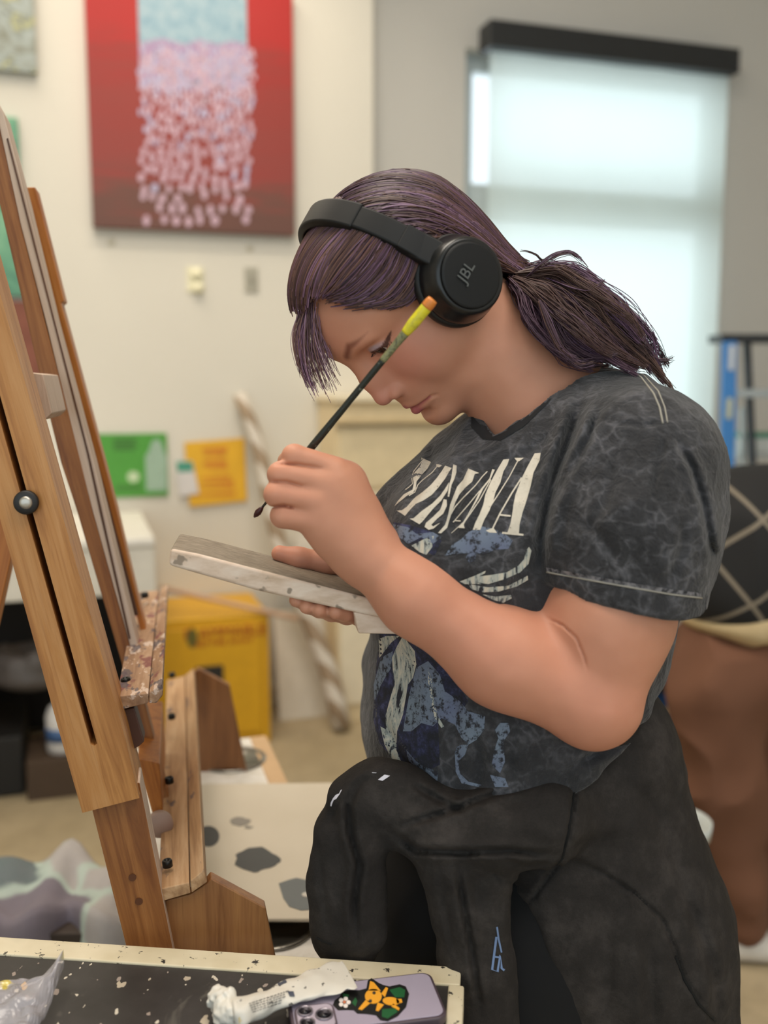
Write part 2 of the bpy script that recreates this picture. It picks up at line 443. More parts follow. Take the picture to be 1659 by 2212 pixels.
# daylight on the blind
c = A0 + E1 * (bs0 + bs1) / 2 + E2 * 1.3 + UP * 2.2
o = area('window_daylight', tuple(c), 3.0, 46, (.80, .93, 1.0), sy=3.2); o.rotation_euler = Vector(E2).to_track_quat('Z', 'Y').to_euler()
# ================================================================== the person: body
def rot3(yaw, pit, rol):
    rz = lambda t: np.array([[math.cos(t), -math.sin(t), 0], [math.sin(t), math.cos(t), 0], [0, 0, 1]])
    ry = lambda t: np.array([[math.cos(t), 0, math.sin(t)], [0, 1, 0], [-math.sin(t), 0, math.cos(t)]])
    rx = lambda t: np.array([[1, 0, 0], [0, math.cos(t), -math.sin(t)], [0, math.sin(t), math.cos(t)]])
    return rz(yaw) @ ry(pit) @ rx(rol)
HS = 1.04; HR = rot3(R(213.5), R(57.2), R(8.5)); HC = V(.017, 1.08, 1.504)
def H(x, y, z): return HC + HR @ (V(x, y, z) * HS)
def hc(a, b, ra, rb, **k): return cap(H(*a), H(*b), ra * HS, rb * HS, **k)
def he(c, r, M=None, **k): return ell(H(*c), V(*r) * HS, HR if M is None else HR @ M, **k)
TY = R(212); TF = V(math.cos(TY), math.sin(TY), 0); TL = np.cross(UP, TF) if 'UP' in globals() else np.cross(V(0, 0, 1), TF)
TR = np.stack([TF, TL, V(0, 0, 1)], 1)
def tR(lean): # torso rotated forward by lean about its left axis
    c, s = math.cos(lean), math.sin(lean); return TR @ np.array([[c, 0, s], [0, 1, 0], [-s, 0, c]])
TRUNK = [
    ell(W(1112, 1990, 1.14), (.150, .195, .17), TR, k=.05),
    ell(W(1080, 1600, 1.13), (.150, .175, .15), TR, k=.08),
    ell(W(1105, 1380, 1.14), (.150, .170, .15), TR, k=.08),
    ell(W(1150, 1170, 1.13), (.140, .170, .14), tR(.25), k=.08),
    ell(W(1000, 1190, 1.02), (.085, .075, .085), tR(.2), k=.06),
    ell(W(930, 1190, 1.13), (.080, .075, .085), tR(.2), k=.06),
    ell(W(1245, 1020, 1.10), (.098, .150, .10), tR(.5), k=.08),
]
SHL = W(1375, 1005, .985); SHR = SHL - TL * .30 + V(.055, 0, -.02)
NB = W(1215, 880, 1.115)
SHO = chain([SHL, NB + V(.02, 0, -.045), SHR], [.056, .070, .056], k=.05)
# arms
ELB = W(1280, 1512, .95); WRL = W(792, 1196, .968)
ARML = [cap(SHL, W(1314, 1330, .965), .058, .0605, k=.03), cap(W(1314, 1330, .965), ELB, .0605, .048, k=.03),
        cap(ELB, W(1090, 1420, .955), .0475, .0460, k=.012), cap(W(1090, 1420, .955), W(900, 1290, .955), .0465, .037, k=.03),
        cap(W(900, 1290, .955), WRL, .037, .0290, k=.02)]
ELR = W(950, 1500, 1.27); WRR = W(812, 1262, 1.09)
ARMR = chain([SHR, ELR, WRR], [.055, .046, .028], k=.03)
# left hand (holds the brush): palm then four curled fingers and the thumb behind
def fing(pts, r, k=.004): return chain(pts, r, k=k)
HANDL = [ell((WRL + W(720, 1075, .957)) / 2, (.055, .034, .017), None, k=.02)]
pd = nrm(W(712, 1060, .955) - WRL); pw = nrm(W(745, 1010, .96) - W(668, 1130, .945)); pw = nrm(pw - pd * (pd @ pw)); pn = np.cross(pd, pw)
PM = np.stack([pd, pw, pn], 1)
HANDL = [ell(WRL * .45 + W(708, 1070, .957) * .55, (.050, .040, .019), PM, k=.02),
         cap(WRL, W(722, 1040, .962), .026, .017, k=.02), cap(WRL, W(690, 1125, .955), .025, .016, k=.02),
         ell(W(712, 1065, .960), (.028, .042, .0165), PM, k=.012)]
BR0 = W(934, 648, .93); BR1 = W(550, 1116, 1.0)       # brush axis: tail, tip
def onbrush(px): t = (px - 934) / (550 - 934); return BR0 + (BR1 - BR0) * t
FL = [
    ([W(722, 1014, .960), W(636, 986, .954), W(622, 998, .978), W(664, 1006, .988)], [.0130, .0118, .0098, .0080]),
    ([W(702, 1042, .953), W(606, 1025, .946), W(608, 1036, .976), W(648, 1034, .990)], [.0130, .0122, .0098, .0080]),
    ([W(682, 1080, .948), W(598, 1068, .942), W(602, 1074, .974), W(636, 1062, .990)], [.0130, .0122, .0096, .0078]),
    ([W(680, 1126, .948), W(611, 1114, .945), W(616, 1116, .970), W(645, 1100, .985)], [.0130, .0120, .0095, .0075])]
for p, r in FL: HANDL += fing(p, r, .0035)
HANDL += chain([W(765, 1150, .985), W(712, 1075, 1.003), W(672, 1015, 1.010)], [.017, .0115, .0095], k=.006)
# right hand: thumb on top of the board, fingers under it
RK = W(800, 1250, 1.085)
HANDR = [cap(WRR, W(765, 1235, 1.085), .026, .022, k=.02), cap(W(790, 1290, 1.07), W(740, 1300, 1.05), .022, .012, k=.015)]
HANDR += chain([W(770, 1225, 1.075), W(705, 1213, 1.05), W(645, 1206, 1.045), W(604, 1196, 1.045)], [.018, .0125, .0105, .0092], k=.01)
for q in ([(775, 1300, 1.06), (715, 1312, 1.035), (660, 1301, 1.0), (640, 1296, .985)],
          [(785, 1312, 1.06), (735, 1322, 1.035), (690, 1316, 1.0), (662, 1311, .978)],
          [(795, 1322, 1.05), (750, 1330, 1.03), (716, 1324, 1.0), (690, 1318, .976)],
          [(800, 1325, 1.04), (775, 1332, 1.02), (745, 1324, .99), (725, 1322, .976)]):
    HANDR += chain([W(*a) for a in q], [.012, .0095, .0088, .0076], k=.004)
# head
sd = lambda f: [g for s in (1, -1) for g in f(s)]
HEAD = [he((.000, 0, .030), (.088, .073, .067), k=.02), he((-.03, 0, .015), (.068, .068, .068), k=.02),
        he((.044, 0, .022), (.0580, .059, .048), k=.02),
        he((.040, 0, -.035), (.0515, .054, .056), k=.02), he((.088, 0, -.030), (.017, .0165, .030), k=.012),
        he((.034, 0, -.074), (.053, .052, .038), k=.02)]
HEAD += sd(lambda s: [he((.046, .036 * s, -.042), (.034, .028, .036), k=.02), he((.012, .050 * s, -.045), (.034, .016, .034), k=.02)])
HEAD += [he((.083, 0, -.1045), (.0185, .023, .0170), k=.018), he((.034, 0, -.094), (.054, .046, .032), k=.02),
         he((.078, 0, -.066), (.022, .027, .024), k=.016)]
HEAD += sd(lambda s: [he((.081, .021 * s, .018), (.014, .024, .0095), k=.012)])
HEAD += sd(lambda s: [he((.096, .034 * s, .002), (.014, .0180, .0105), op='s', k=.014)])
HEAD += sd(lambda s: [he((.0725, .032 * s, .0005), (.0137, .0145, .0137), k=.005)])
HEAD += [hc((.089, 0, .014), (.1025, 0, -.018), .0070, .0078, k=.012), hc((.1025, 0, -.018), (.1085, 0, -.039), .0078, .0082, k=.008),
         he((.1070, 0, -.0415), (.0095, .0090, .0090), k=.006)]
HEAD += sd(lambda s: [he((.0985, .0118 * s, -.0460), (.0095, .0068, .0072), k=.006), hc((.108, .006 * s, -.0550), (.097, .009 * s, -.051), .0022, .0032, op='s', k=.003)])
# lips
HEAD += sd(lambda s: [hc((.0990, .003 * s, -.0700), (.0870, .0240 * s, -.0765), .0048, .0030, k=.005),
                      hc((.0970, .002 * s, -.0815), (.0865, .0215 * s, -.0785), .0062, .0028, k=.005)])
HEAD += sd(lambda s: [hc((.1045, 0 * s, -.0750), (.0885, .0275 * s, -.0772), .0008, .0014, op='s', k=.004),
                      hc((.0880, .0275 * s, -.078), (.084, .030 * s, -.081), .001, .0006, op='s', k=.004)])
HEAD += [he((.0985, 0, -.0905), (.006, .016, .0028), op='s', k=.008)]
EYEP = {s: H(.0725, .032 * s, .0005) for s in (1, -1)}
# lid opening (eyes look down)
HEAD += sd(lambda s: [he((.0850, .0345 * s, -.0030), (.009, .0138, .0052), op='s', k=.0012)])
NECK = [cap(H(-.025, 0, -.045), NB + V(0, 0, 0), .056, .064, k=.03), cap(H(.005, 0, -.075), NB + V(-.03, -.01, .0), .048, .060, k=.03)]
BODY = [Prim(q.fn, q.op, q.k) for q in TRUNK]
def shrink(prims, d): return [Prim((lambda f: (lambda p: f(p) + d))(q.fn), q.op, q.k) for q in prims]
BODY = shrink(TRUNK, .014) + shrink(SHO, .008) + NECK + HEAD + ARML + HANDL + ARMR + HANDR
# creases: elbow fold, wrist
SKG = [([(1178, 1334), (1215, 1350), (1245, 1378), (1262, 1420), (1268, 1450)], 2.4, .0022, 1.0), ([(590, 1003), (640, 1003), (700, 1012)], 3, .0028, .97), ([(582, 1040), (620, 1041), (658, 1051)], 3, .0028, .97), ([(585, 1095), (612, 1092), (640, 1097)], 3, .003, .97)]
def skin_disp(p): return (vnoise(p * 60) - .5) * .0009 + grooves(p, SKG)
FS = globals().get('FIG_H', .0016)
bv, bf = sdf_mesh(BODY, (-.16, .84, .74), (.42, 1.42, 1.72), FS, skin_disp)
me = mesh_np(bv, bf)
# tint attribute: lips, cheeks, knuckles, brows (the colour the skin itself has)
loc = ((bv - HC) @ HR) / HS
x, y, z = loc.T; ay = np.abs(y)
def g(cx, cy, cz, rx, ry, rz): return np.exp(-(((x - cx) / rx) ** 2 + ((ay - cy) / ry) ** 2 + ((z - cz) / rz) ** 2))
def segd(a, b, P):
    a = np.array(a); b = np.array(b); ba = b - a; h = np.clip(((P - a) @ ba) / (ba @ ba), 0, 1); return np.sqrt(((P - a - h[:, None] * ba) ** 2).sum(1)), h
Pm = np.stack([x, ay, z], 1)
d1, h1 = segd((.1010, 0, -.0710), (.088, .0245, -.0766), Pm); d2, h2 = segd((.0995, 0, -.0815), (.088, .0220, -.0785), Pm)
lip = np.clip((.0062 - .0035 * h1 - d1) / .0015, 0, 1); lip = np.maximum(lip, np.clip((.0075 - .0045 * h2 - d2) / .0015, 0, 1)) * (x > .08)
P0 = Pm * np.array([0, 1, 1]); d3, h3 = segd((0, .011, .0170), (0, .030, .0270), P0); d4, h4 = segd((0, .030, .027), (0, .050, .0240), P0)
brow = np.maximum(np.clip((.0056 - d3) / .0045, 0, 1) * np.clip((h3 + .12) * 3.5, 0, 1) * .9, np.clip((.0050 - .0038 * h4 - d4) / .003, 0, 1) * .8) * (x > .05)
# eye make-up: shadow on the lid, black wing
ex = np.sqrt(((Pm - np.array([.0725, .032, .0005])) ** 2).sum(1))
lidm = np.clip((.0165 - ex) / .002, 0, 1)
shadow = lidm * np.clip((z + .002) / .004, 0, 1) * (x > .06)
wing, hw = segd((0, .0450, .000), (0, .0530, .0045), P0); wing = np.clip((.0034 - .0026 * hw - wing) / .0008, 0, 1) * (x > .04)
ln = np.sqrt(((x - .082) / 1) ** 2 * .3 + 0); el_ = np.abs(np.sqrt(((ay - .0345) / .0148) ** 2 + ((z + .0030) / .0062) ** 2) - 1.0)
liner = np.clip((.22 - el_) / .10, 0, 1) * (x > .060) * (z > -.004) * lidm
liner = np.maximum(liner, wing)
col = np.tile(np.array(srgb('#ca9276')), (len(bv), 1))
def bl(c, m): 
    global col
    col = col * (1 - m[:, None]) + np.array(srgb(c)) * m[:, None]
blush = np.clip(g(.065, .038, -.030, .035, .03, .028) * .75 + g(.115, 0, -.04, .02, .018, .02) * .6 + g(.09, 0, .045, .05, .05, .03) * .25, 0, 1)
blush *= (np.linalg.norm(loc, axis=1) < .17)
hd = (np.linalg.norm(loc, axis=1) < .15)
bl('#d48f80', blush); bl('#b06064', lip * hd * .95); bl('#6b3d30', brow * hd); bl('#a9a2b0', shadow * hd * .85); bl('#1c1416', liner * hd)
# redder forearm, elbow and fingers
def near(c, r): return np.exp(-((np.linalg.norm(bv - c, axis=1) / r) ** 2))
red = np.clip(near(ELB, .07) + .7 * near(W(1000, 1380, .93), .10) + .6 * near(W(600, 1060, .95), .035) + near(W(610, 1200, 1.05), .03), 0, 1)
bl('#d58a72', red * .45)
setcol(me, 'tint', col)
m = Mat('skin', None, .52); a = m.n('ShaderNodeAttribute', attribute_name='tint').outputs['Color']
f, _ = m.noise(m.coord('Position'), 55, 4, .6); m.base(m.mix(m.math('MULTIPLY', f, .30), a, '#b8725c'))
m.b.inputs['Subsurface Weight'].default_value = .12; m.b.inputs['Subsurface Radius'].default_value = (.9, .35, .18); m.b.inputs['Subsurface Scale'].default_value = .012
m.b.inputs['Specular IOR Level'].default_value = .35
g2, _ = m.noise(m.coord('Position'), 900, 2); m.bump(g2, .05, .0006); M_skin = m.m
PER = empty('person', (float(W(1112, 1990, 1.14)[0]), 1.14, 0), 'young person in faded black T-shirt and black headphones, head bowed, holding a brush', 'person')
body = link('body', me, M_skin, PER)
# eyeballs
gaze = HR @ nrm(V(.90, .30, -.22))
mE = Mat('eye_white', '#d9cfc8', .15); mI = Mat('iris_brown', '#3b2416', .12); mP = Mat('pupil', '#080606', .1)
for s in (1, -1):
    prof = [(0, -.0120)] + [(.0122 * math.sin(a), -.0122 * math.cos(a)) for a in np.linspace(.15, math.pi - .02, 22)]
    b = MB(); n = 28; b.lathe(prof[1:], EYEP[s], gaze, n); k = 0
    b.mi = [1 if (i // n) >= 17 else 0 for i in range(len(b.f))]; b.mi = [2 if (i // n) >= 20 and i < 21 * n else v for i, v in enumerate(b.mi)]; b.mi[-1] = 2
    me_o = b.build('eyeball', [mE.m, mI.m, mP.m], PER, smooth=True)
# eyelashes
for s in (1, -1):
    b = MB()
    for i in range(15):
        t = i / 14; yy = .0215 + .0270 * t
        x0 = .0865 - .016 * abs(t - .2) ** 1.5 * 1.2; p0 = V(x0, s * yy, -.0005 + .0025 * t * (1 - t) * 4 - .002 * t); ln_ = .0045 + .0025 * t
        p1 = p0 + V(.6, s * (t - .35) * .9, -.40) * ln_ * .6; p2 = p1 + V(.5, s * (t - .3) * .8, .05) * ln_ * .6
        b.tube([H(*p0), H(*p1), H(*p2)], [.00035, .00025, .0001], 4)
    b.build('eyelashes', simple('lash', '#120d0e', .5), PER)
# ================================================================== clothes
from mathutils.bvhtree import BVHTree
def fold(p, sx, sy, sz, a):   # soft ridged folds
    n = vnoise(p * np.array([sx, sy, sz], np.float32)); return a * (1 - 2 * np.abs(n - .5) ** .8 * 1.6)
S1 = W(1385, 1010, .985); S2 = W(1352, 1290, .972); SAX = nrm(W(1340, 1340, .965) - W(1392, 980, .985))
SLV = [cap(S1 + V(.005, .01, .0), W(1362, 1130, .978), .067, .081, k=.035), cap(W(1362, 1130, .978), W(1352, 1360, .970), .081, .079, k=.03)]
S1R = S1 - TL * .31 + V(.055, 0, -.02); S2R = SHR * .55 + ELR * .45
SHIRT = shrink(TRUNK, -.004) + [cap(W(1380, 985, .985), NB + V(.02, .01, -.05), .062, .076, k=.05), cap(NB + V(.02, 0, -.05), S1R, .074, .060, k=.05)]
SHIRT += [ell(W(1322, 1090, 1.09), (.09, .122, .12), tR(.35), k=.06), ell(W(1188, 1400, 1.14), (.09, .12, .20), TR, k=.06)]
SHIRT += SLV + [cap(S1R, S2R + V(0, 0, -.03), .072, .078, k=.03)]
# deep folds where the sleeve meets the chest
SHG = [([(1262, 850), (1235, 930), (1205, 1010), (1180, 1090), (1168, 1160), (1168, 1240)], 12, .0125, 1.06), ([(1300, 880), (1262, 960), (1222, 1030), (1190, 1100)], 9, .0055, 1.02),
 ([(1440, 915), (1425, 1000), (1405, 1090), (1400, 1200)], 9, .0040, 1.02), ([(1290, 905), (1380, 920), (1440, 912)], 4, .0025, 1.02),
 ([(1450, 930), (1495, 1010), (1520, 1090), (1535, 1180), (1545, 1205)], 8, .0055, 1.1), ([(1002, 975), (992, 1040), (985, 1100), (970, 1160)], 10, .005, 1.1),
 ([(940, 960), (915, 1030), (880, 1100)], 9, .004, 1.2), ([(960, 1390), (980, 1500), (985, 1620)], 14, .004, 1.1), ([(830, 1560), (870, 1640), (940, 1700)], 9, .005, 1.1), ([(1130, 1440), (1115, 1560), (1100, 1690)], 12, .004, 1.1),
 ([(1240, 1650), (1320, 1615), (1400, 1560)], 10, .006, 1.1), ([(1030, 1580), (1040, 1650), (1030, 1710)], 9, .003, 1.1), ([(1200, 930), (1130, 985), (1080, 1000)], 10, .003, 1.1), ([(1330, 990), (1310, 1080), (1270, 1160)], 14, .0035, 1.1), ([(1230, 1110), (1300, 1160), (1330, 1220)], 12, .003, 1.1),
 ([(1480, 1110), (1470, 1200), (1440, 1260)], 10, .0035, 1.1), ([(1181, 1234), (1300, 1256), (1380, 1270), (1516, 1290)], 4, .0022, 1.1)]
NDIR = nrm(H(-.01, 0, -.06) - NB)
HEMP = W(1180, 1258, .93); HEMN = nrm(SAX + V(0, 0, -.0))
cuts = [cap(W(1120, 740, 1.08), W(1172, 872, 1.09), .064, .0685, 's', .004), cap(W(1172, 862, 1.085), W(1068, 880, 1.04), .058, .028, 's', .004)]
a_ = W(1178, 1262, .93); b_ = W(1512, 1318, .96); n_ = nrm(np.cross(b_ - a_, V(.12, 1, .05))); n_ = n_ if n_[2] < 0 else -n_
def sleevecut(p):       # removes everything of the sleeve below its hem, but not the torso
    q = (p - (a_ + b_) / 2).astype(np.float32); d = q @ n_.astype(np.float32)
    ax = a_ * .5 + b_ * .5; r = p - ax; t = r @ SAX; rad = np.sqrt(np.maximum((r * r).sum(1) - t * t, 0)) - .125
    return np.maximum(-d, rad)
TRK = shrink(TRUNK, -.006) + [ell(W(1188, 1400, 1.14), (.09, .12, .20), TR, k=.06)]
class LateUnion(Prim): pass
def torso_only(p): return ev(TRK, p)
SHIRT += [Prim(sleevecut, 's', .003), Prim(torso_only, 'u', .006)]
SHIRT += cuts
SHIRT += [cap(W(1368, 1240, .972), W(1345, 1420, .966), .068, .0705, 's', .002)]       # hollow sleeve mouth
hz = W(1130, 1712, .98)[2]
hpn = nrm(np.cross(W(1400, 1562, 1.0) - W(1240, 1674, 1.0), V(.25, 1, .2))).astype(np.float32); hpc = W(1240, 1674, 1.0).astype(np.float32); hx0 = float(W(1160, 1700, 1.0)[0])
def hemcut(p): return np.maximum((p - hpc) @ hpn, hx0 - p[:, 0])
SHIRT += [plane((0, 0, hz - .085), (0, 0, -1), 'i', .004), Prim(hemcut, 's', .008)]
TFf = TF.astype(np.float32)
def shirt_disp(p):
    q = p.copy(); w = vnoise(p * 9) - .5
    s = (p @ SAX.astype(np.float32))
    a = fold(p + w[:, None] * .05, 16, 16, 5, .0040) + (vnoise(p * 34) - .5) * .0030 + (vnoise(p * 80) - .5) * .0010
    low = np.clip((1.16 - p[:, 2]) / .1, 0, 1)      # loose cloth bunching over the waist
    u = p[:, 2] * 34 + vnoise(p * 7) * 9 + p[:, 0] * 20
    a = a + low * np.sin(u) * .0012
    return a + grooves(p, SHG)
CH_ = globals().get('CLO_H', .0028)
sv, sf = sdf_mesh(SHIRT, (-.12, .82, .76), (.48, 1.48, 1.60), CH_, shirt_disp, dmax=.010)
me = mesh_np(sv, sf)
m = Mat('stonewashed_cotton', None, .92)
P = m.coord('Position'); f1, c1 = m.noise(P, 9, 4, .6)
wv = m.n('ShaderNodeVectorMath', operation='ADD'); sc_ = m.n('ShaderNodeVectorMath', operation='SCALE'); sc_.inputs['Scale'].default_value = .09
m.l(c1, sc_.inputs[0]); m.l(P, wv.inputs[0]); m.l(sc_.outputs[0], wv.inputs[1])
vo = m.n('ShaderNodeTexVoronoi', feature='DISTANCE_TO_EDGE'); vo.inputs['Scale'].default_value = 50; m.l(wv.outputs[0], vo.inputs['Vector'])
vein = m.ramp(vo.outputs['Distance'], [(0, 1.0), (.14, 0.0)]); f2, _ = m.noise(P, 26, 5, .7); f3, _ = m.noise(P, 5, 2)
vm = m.math('MULTIPLY', m.math('MULTIPLY', vein, m.ramp(f2, [(.42, 0.0), (.64, .75)])), m.ramp(f3, [(.38, .25), (.62, 1.0)]))
gr = m.ramp(f2, [(.32, '#222225'), (.52, '#2e2e31'), (.75, '#47474b')]); colr = m.mix(vm, gr, '#66656a')
m.base(colr); m.bump(m.math('ADD', m.math('MULTIPLY', vein, .10), m.math('ADD', m.math('MULTIPLY', m.noise(P, 420, 2)[0], .12), m.noise(P, 44, 5, .6, 1.6)[0])), .75, .0055); m.b.inputs['Sheen Weight'].default_value = .15
M_shirt = m.m
shirt = link('t_shirt', me, M_shirt, PER)
SBV = BVHTree.FromPolygons([tuple(v) for v in sv.tolist()], sf.tolist())
def hit(px, py, bvh=SBV):
    d = Vector(ray(px, py)).normalized(); h = bvh.ray_cast(Vector((0, 0, CH)), d)
    return h[0], h[1], d
def stroke(pts, w):
    pts = [np.array(p, float) for p in pts]; w = [w] * len(pts) if np.isscalar(w) else w; L_ = []; R_ = []
    for i, p in enumerate(pts):
        t = pts[min(i + 1, len(pts) - 1)] - pts[max(i - 1, 0)]; t /= np.hypot(*t); n = np.array([-t[1], t[0]]) * w[i] / 2
        L_.append(tuple(p + n)); R_.append(tuple(p - n))
    return L_ + R_[::-1]
def decal(name, polys, tf, mat, bvh, parent, maxlen=5, off=.0007, mis=None):
    """printed shapes laid onto the cloth surface"""
    bm = bmesh.new()
    for pi, poly in enumerate(polys):
        pts = [tf(*p) for p in poly]
        vs = [bm.verts.new((x, y, 0)) for x, y in pts]
        es = [bm.edges.new((vs[i], vs[(i + 1) % len(vs)])) for i in range(len(vs))]
        r = bmesh.ops.triangle_fill(bm, edges=es, use_beauty=True)
        for f in [g for g in r['geom'] if isinstance(g, bmesh.types.BMFace)]: f.material_index = mis[pi] if mis else 0
    for _ in range(6):
        le = [e for e in bm.edges if e.calc_length() > maxlen]
        if not le: break
        bmesh.ops.subdivide_edges(bm, edges=le, cuts=1); bmesh.ops.triangulate(bm, faces=[f for f in bm.faces if len(f.verts) > 3])
    dead = []
    for v in bm.verts:
        h, n, d = hit(v.co.x, v.co.y, bvh)
        if h is None: dead.append(v); continue
        v.co = h - d * off
    bmesh.ops.delete(bm, geom=dead, context='VERTS')
    lim = .02
    bad = [f for f in bm.faces if max(e.calc_length() for e in f.edges) > lim]
    bmesh.ops.delete(bm, geom=bad, context='FACES_ONLY')
    me = bpy.data.meshes.new(name); bm.to_mesh(me); bm.free()
    me.polygons.foreach_set('use_smooth', [True] * len(me.polygons))
    return link(name, me, mat, parent)
# faded cream ink with cracks
m = Mat('cream_ink', None, .85); P = m.coord('Position'); f, _ = m.noise(P, 210, 4, .75)
m.base(m.ramp(f, [(.30, '#3a3836'), (.37, '#cfc5b4'), (.7, '#d9d0c0')])); M_ink = m.m
m = Mat('slate_ink', None, .85); P = m.coord('Position'); f, _ = m.noise(P, 120, 5, .75); f2, _ = m.noise(P, 22, 2)
m.base(m.mix(m.ramp(f, [(.41, 0.0), (.50, 1.0)]), '#26262c', m.mix(f2, '#585b7c', '#7d8d96'))); M_ink2 = m.m
m = Mat('cream_figure_ink', None, .85); P = m.coord('Position', scale=(60, 60, 14)); f, _ = m.noise(P, 2.2, 5, .7, .6)
m.base(m.ramp(f, [(.40, '#23242c'), (.46, '#9ea49f'), (.60, '#cbc3b1')])); M_ink3 = m.m
tf = lambda x, y: (840 + x / 4.608, 960 + y / 4.608)
LET = [
 [(322,130),(420,175),(385,240),(330,300),(275,370),(268,440),(240,480),(180,510),(120,560),(55,615),(90,560),(150,495),(235,450),(248,390),(240,340),(255,280),(310,220),(330,170)],
 stroke([(330,165),(300,200),(245,270),(228,340),(236,390),(205,420),(165,450)], 8), stroke([(490,205),(430,280),(340,350),(290,400),(258,475),(200,510)], 9), [(460,187),(530,210),(500,228),(478,222)],
 [(560,210),(625,235),(600,270),(560,340),(500,420),(430,500),(340,560),(270,590),(220,640),(160,712),(130,690),(75,658),(130,655),(180,620),(230,560),(270,520),(340,470),(420,400),(480,330),(530,260)],
 [(600,375),(585,460),(520,560),(440,640),(340,760),(305,795),(205,737),(245,735),(330,660),(430,590),(510,510),(560,440)],
 [(640,200),(675,210),(672,280),(650,350),(625,400),(600,520),(585,520),(600,400),(622,330),(630,270)],
 [(545,545),(575,550),(578,610),(540,690),(480,740),(422,800),(440,815),(512,778),(445,838),(395,850),(355,820),(370,780),(440,720),(510,650),(530,600)],
 [(790,240),(900,285),(855,295),(830,370),(760,430),(700,500),(660,580),(640,640),(620,700),(600,760),(580,830),(520,885),(490,880),(560,800),(590,700),(610,600),(640,520),(680,420),(740,350)],
 stroke([(980,268),(930,320),(860,410),(740,530),(660,620),(620,690)], 10),
 stroke([(905,460),(800,590),(640,775)], 9), stroke([(655,757),(715,762)], 12),
 [(1030,245),(1055,252),(1010,350),(940,440),(890,540),(800,690),(745,800),(755,835),(690,830),(725,795),(790,690),(860,560),(910,450),(1000,340)],
 stroke([(1015,350),(900,560),(760,760),(620,885)], [10, 10, 12, 4]),
 [(1140,150),(1198,145),(1180,200),(1140,270),(1110,380),(1060,480),(1040,560),(1000,660),(950,750),(910,850),(835,850),(860,780),(900,700),(940,600),(960,500),(1010,380),(1080,250)],
 stroke([(1285,160),(1200,320),(1100,480),(1010,615)], 11), [(1250,133),(1345,133),(1295,168),(1270,162)],
 [(1450,90),(1510,85),(1500,160),(1440,280),(1410,420),(1370,560),(1330,680),(1300,800),(1295,885),(1340,890),(1340,910),(1125,890),(1130,870),(1180,875),(1210,790),(1230,680),(1240,600),(1260,500),(1320,340),(1380,220)],
 stroke([(1322,330),(1220,490),(1110,680),(1032,840)], 15), [(965,858),(1020,835),(1045,835),(1077,880),(1000,877)], stroke([(1100,700),(1212,712)], 17)]
lett = decal('printed_lettering', LET, tf, M_ink, SBV, shirt)
# the picture under the lettering: mottled slate patches, barred curved shapes and long pale forms
tg = lambda x, y: (780 + x / 2.7654, 900 + y / 2.7654)
ART = [
 ([(640,690),(720,655),(790,670),(860,700),(905,740),(880,790),(800,795),(740,820),(690,815),(680,860),(645,872),(625,845),(640,815),(560,820),(500,830),(540,770),(600,730)], 0),
 ([(180,640),(280,660),(330,700),(430,690),(480,720),(430,760),(360,720),(280,760),(200,700)], 0),
 ([(430,740),(440,710),(380,730),(300,770),(350,810),(390,825),(425,780)], 1),
 ([(1003,778),(1018,800),(1000,880),(950,930),(860,970),(760,1000),(690,990),(620,985),(700,955),(780,945),(870,930),(940,890),(975,850),(985,800)], 1),
 ([(640,1000),(760,1020),(880,1010),(995,950),(998,975),(930,1015),(820,1045),(720,1050),(660,1030)], 1),
 ([(720,1060),(800,1075),(895,1065),(900,1085),(850,1112),(790,1095)], 1),
 ([(590,985),(680,950),(745,920),(740,935),(660,980),(720,1000),(620,1000)], 1),
 ([(150,1310),(230,1310),(180,1350),(110,1440),(105,1330)], 1),
 ([(250,1310),(320,1400),(330,1480),(310,1560),(280,1600),(270,1660),(250,1780),(215,1880),(210,1990),(240,2060),(275,2120),(180,2040),(140,1960),(115,1850),(150,1870),(145,1790),(180,1660),(200,1600),(190,1520),(185,1440),(215,1370)], 1),
 ([(330,1500),(400,1460),(470,1540),(500,1640),(590,1700),(640,1760),(740,1790),(735,1870),(690,1930),(640,1960),(600,1920),(560,1840),(480,1800),(430,1850),(360,1830),(300,1880),(250,1880),(270,1760),(290,1650)], 0),
 ([(400,1500),(420,1560),(435,1700),(460,1790),(495,1850),(480,1860),(440,1800),(415,1690),(400,1580)], 1),
 ([(600,1960),(640,1960),(620,2020),(580,2060),(590,2130),(640,2180),(720,2200),(700,2212),(600,2190),(565,2120),(560,2010),(575,1970)], 0),
 ([(830,1830),(880,1830),(890,1880),(850,1940),(860,2060),(830,2130),(780,2080),(800,1980),(820,1920),(800,1870)], 0),
 ([(770,2140),(860,2160),(880,2212),(800,2212)], 0),
 ([(270,1990),(330,2060),(400,2100),(460,2120),(455,2180),(420,2190),(360,2130),(290,2080)], 0),
 ([(120,1440),(190,1400),(180,1500),(120,1600),(80,1700),(75,1600)], 0)]
m = Mat('navy_ink', None, .9); P = m.coord('Position'); f, _ = m.noise(P, 60, 5, .75); m.base(m.ramp(f, [(.42, '#1f2027'), (.55, '#2b2d45'), (.68, '#4a4c70')])); M_ink4 = m.m
decal('printed_ground', [[(110, 1300), (240, 1300), (330, 1330), (420, 1440), (560, 1560), (640, 1700), (600, 1760), (520, 1760), (460, 1830), (470, 2080), (380, 2120), (300, 2080), (200, 2050), (110, 1950), (70, 1800), (90, 1500)], [(190, 630), (300, 650), (430, 690), (480, 740), (440, 830), (350, 790), (250, 730)]], tg, M_ink4, SBV, shirt, maxlen=8, off=.0003)
decal('printed_picture', [a for a, _ in ART], tg, [M_ink2, M_ink3], SBV, shirt, maxlen=8, off=.0005, mis=[k for _, k in ART])
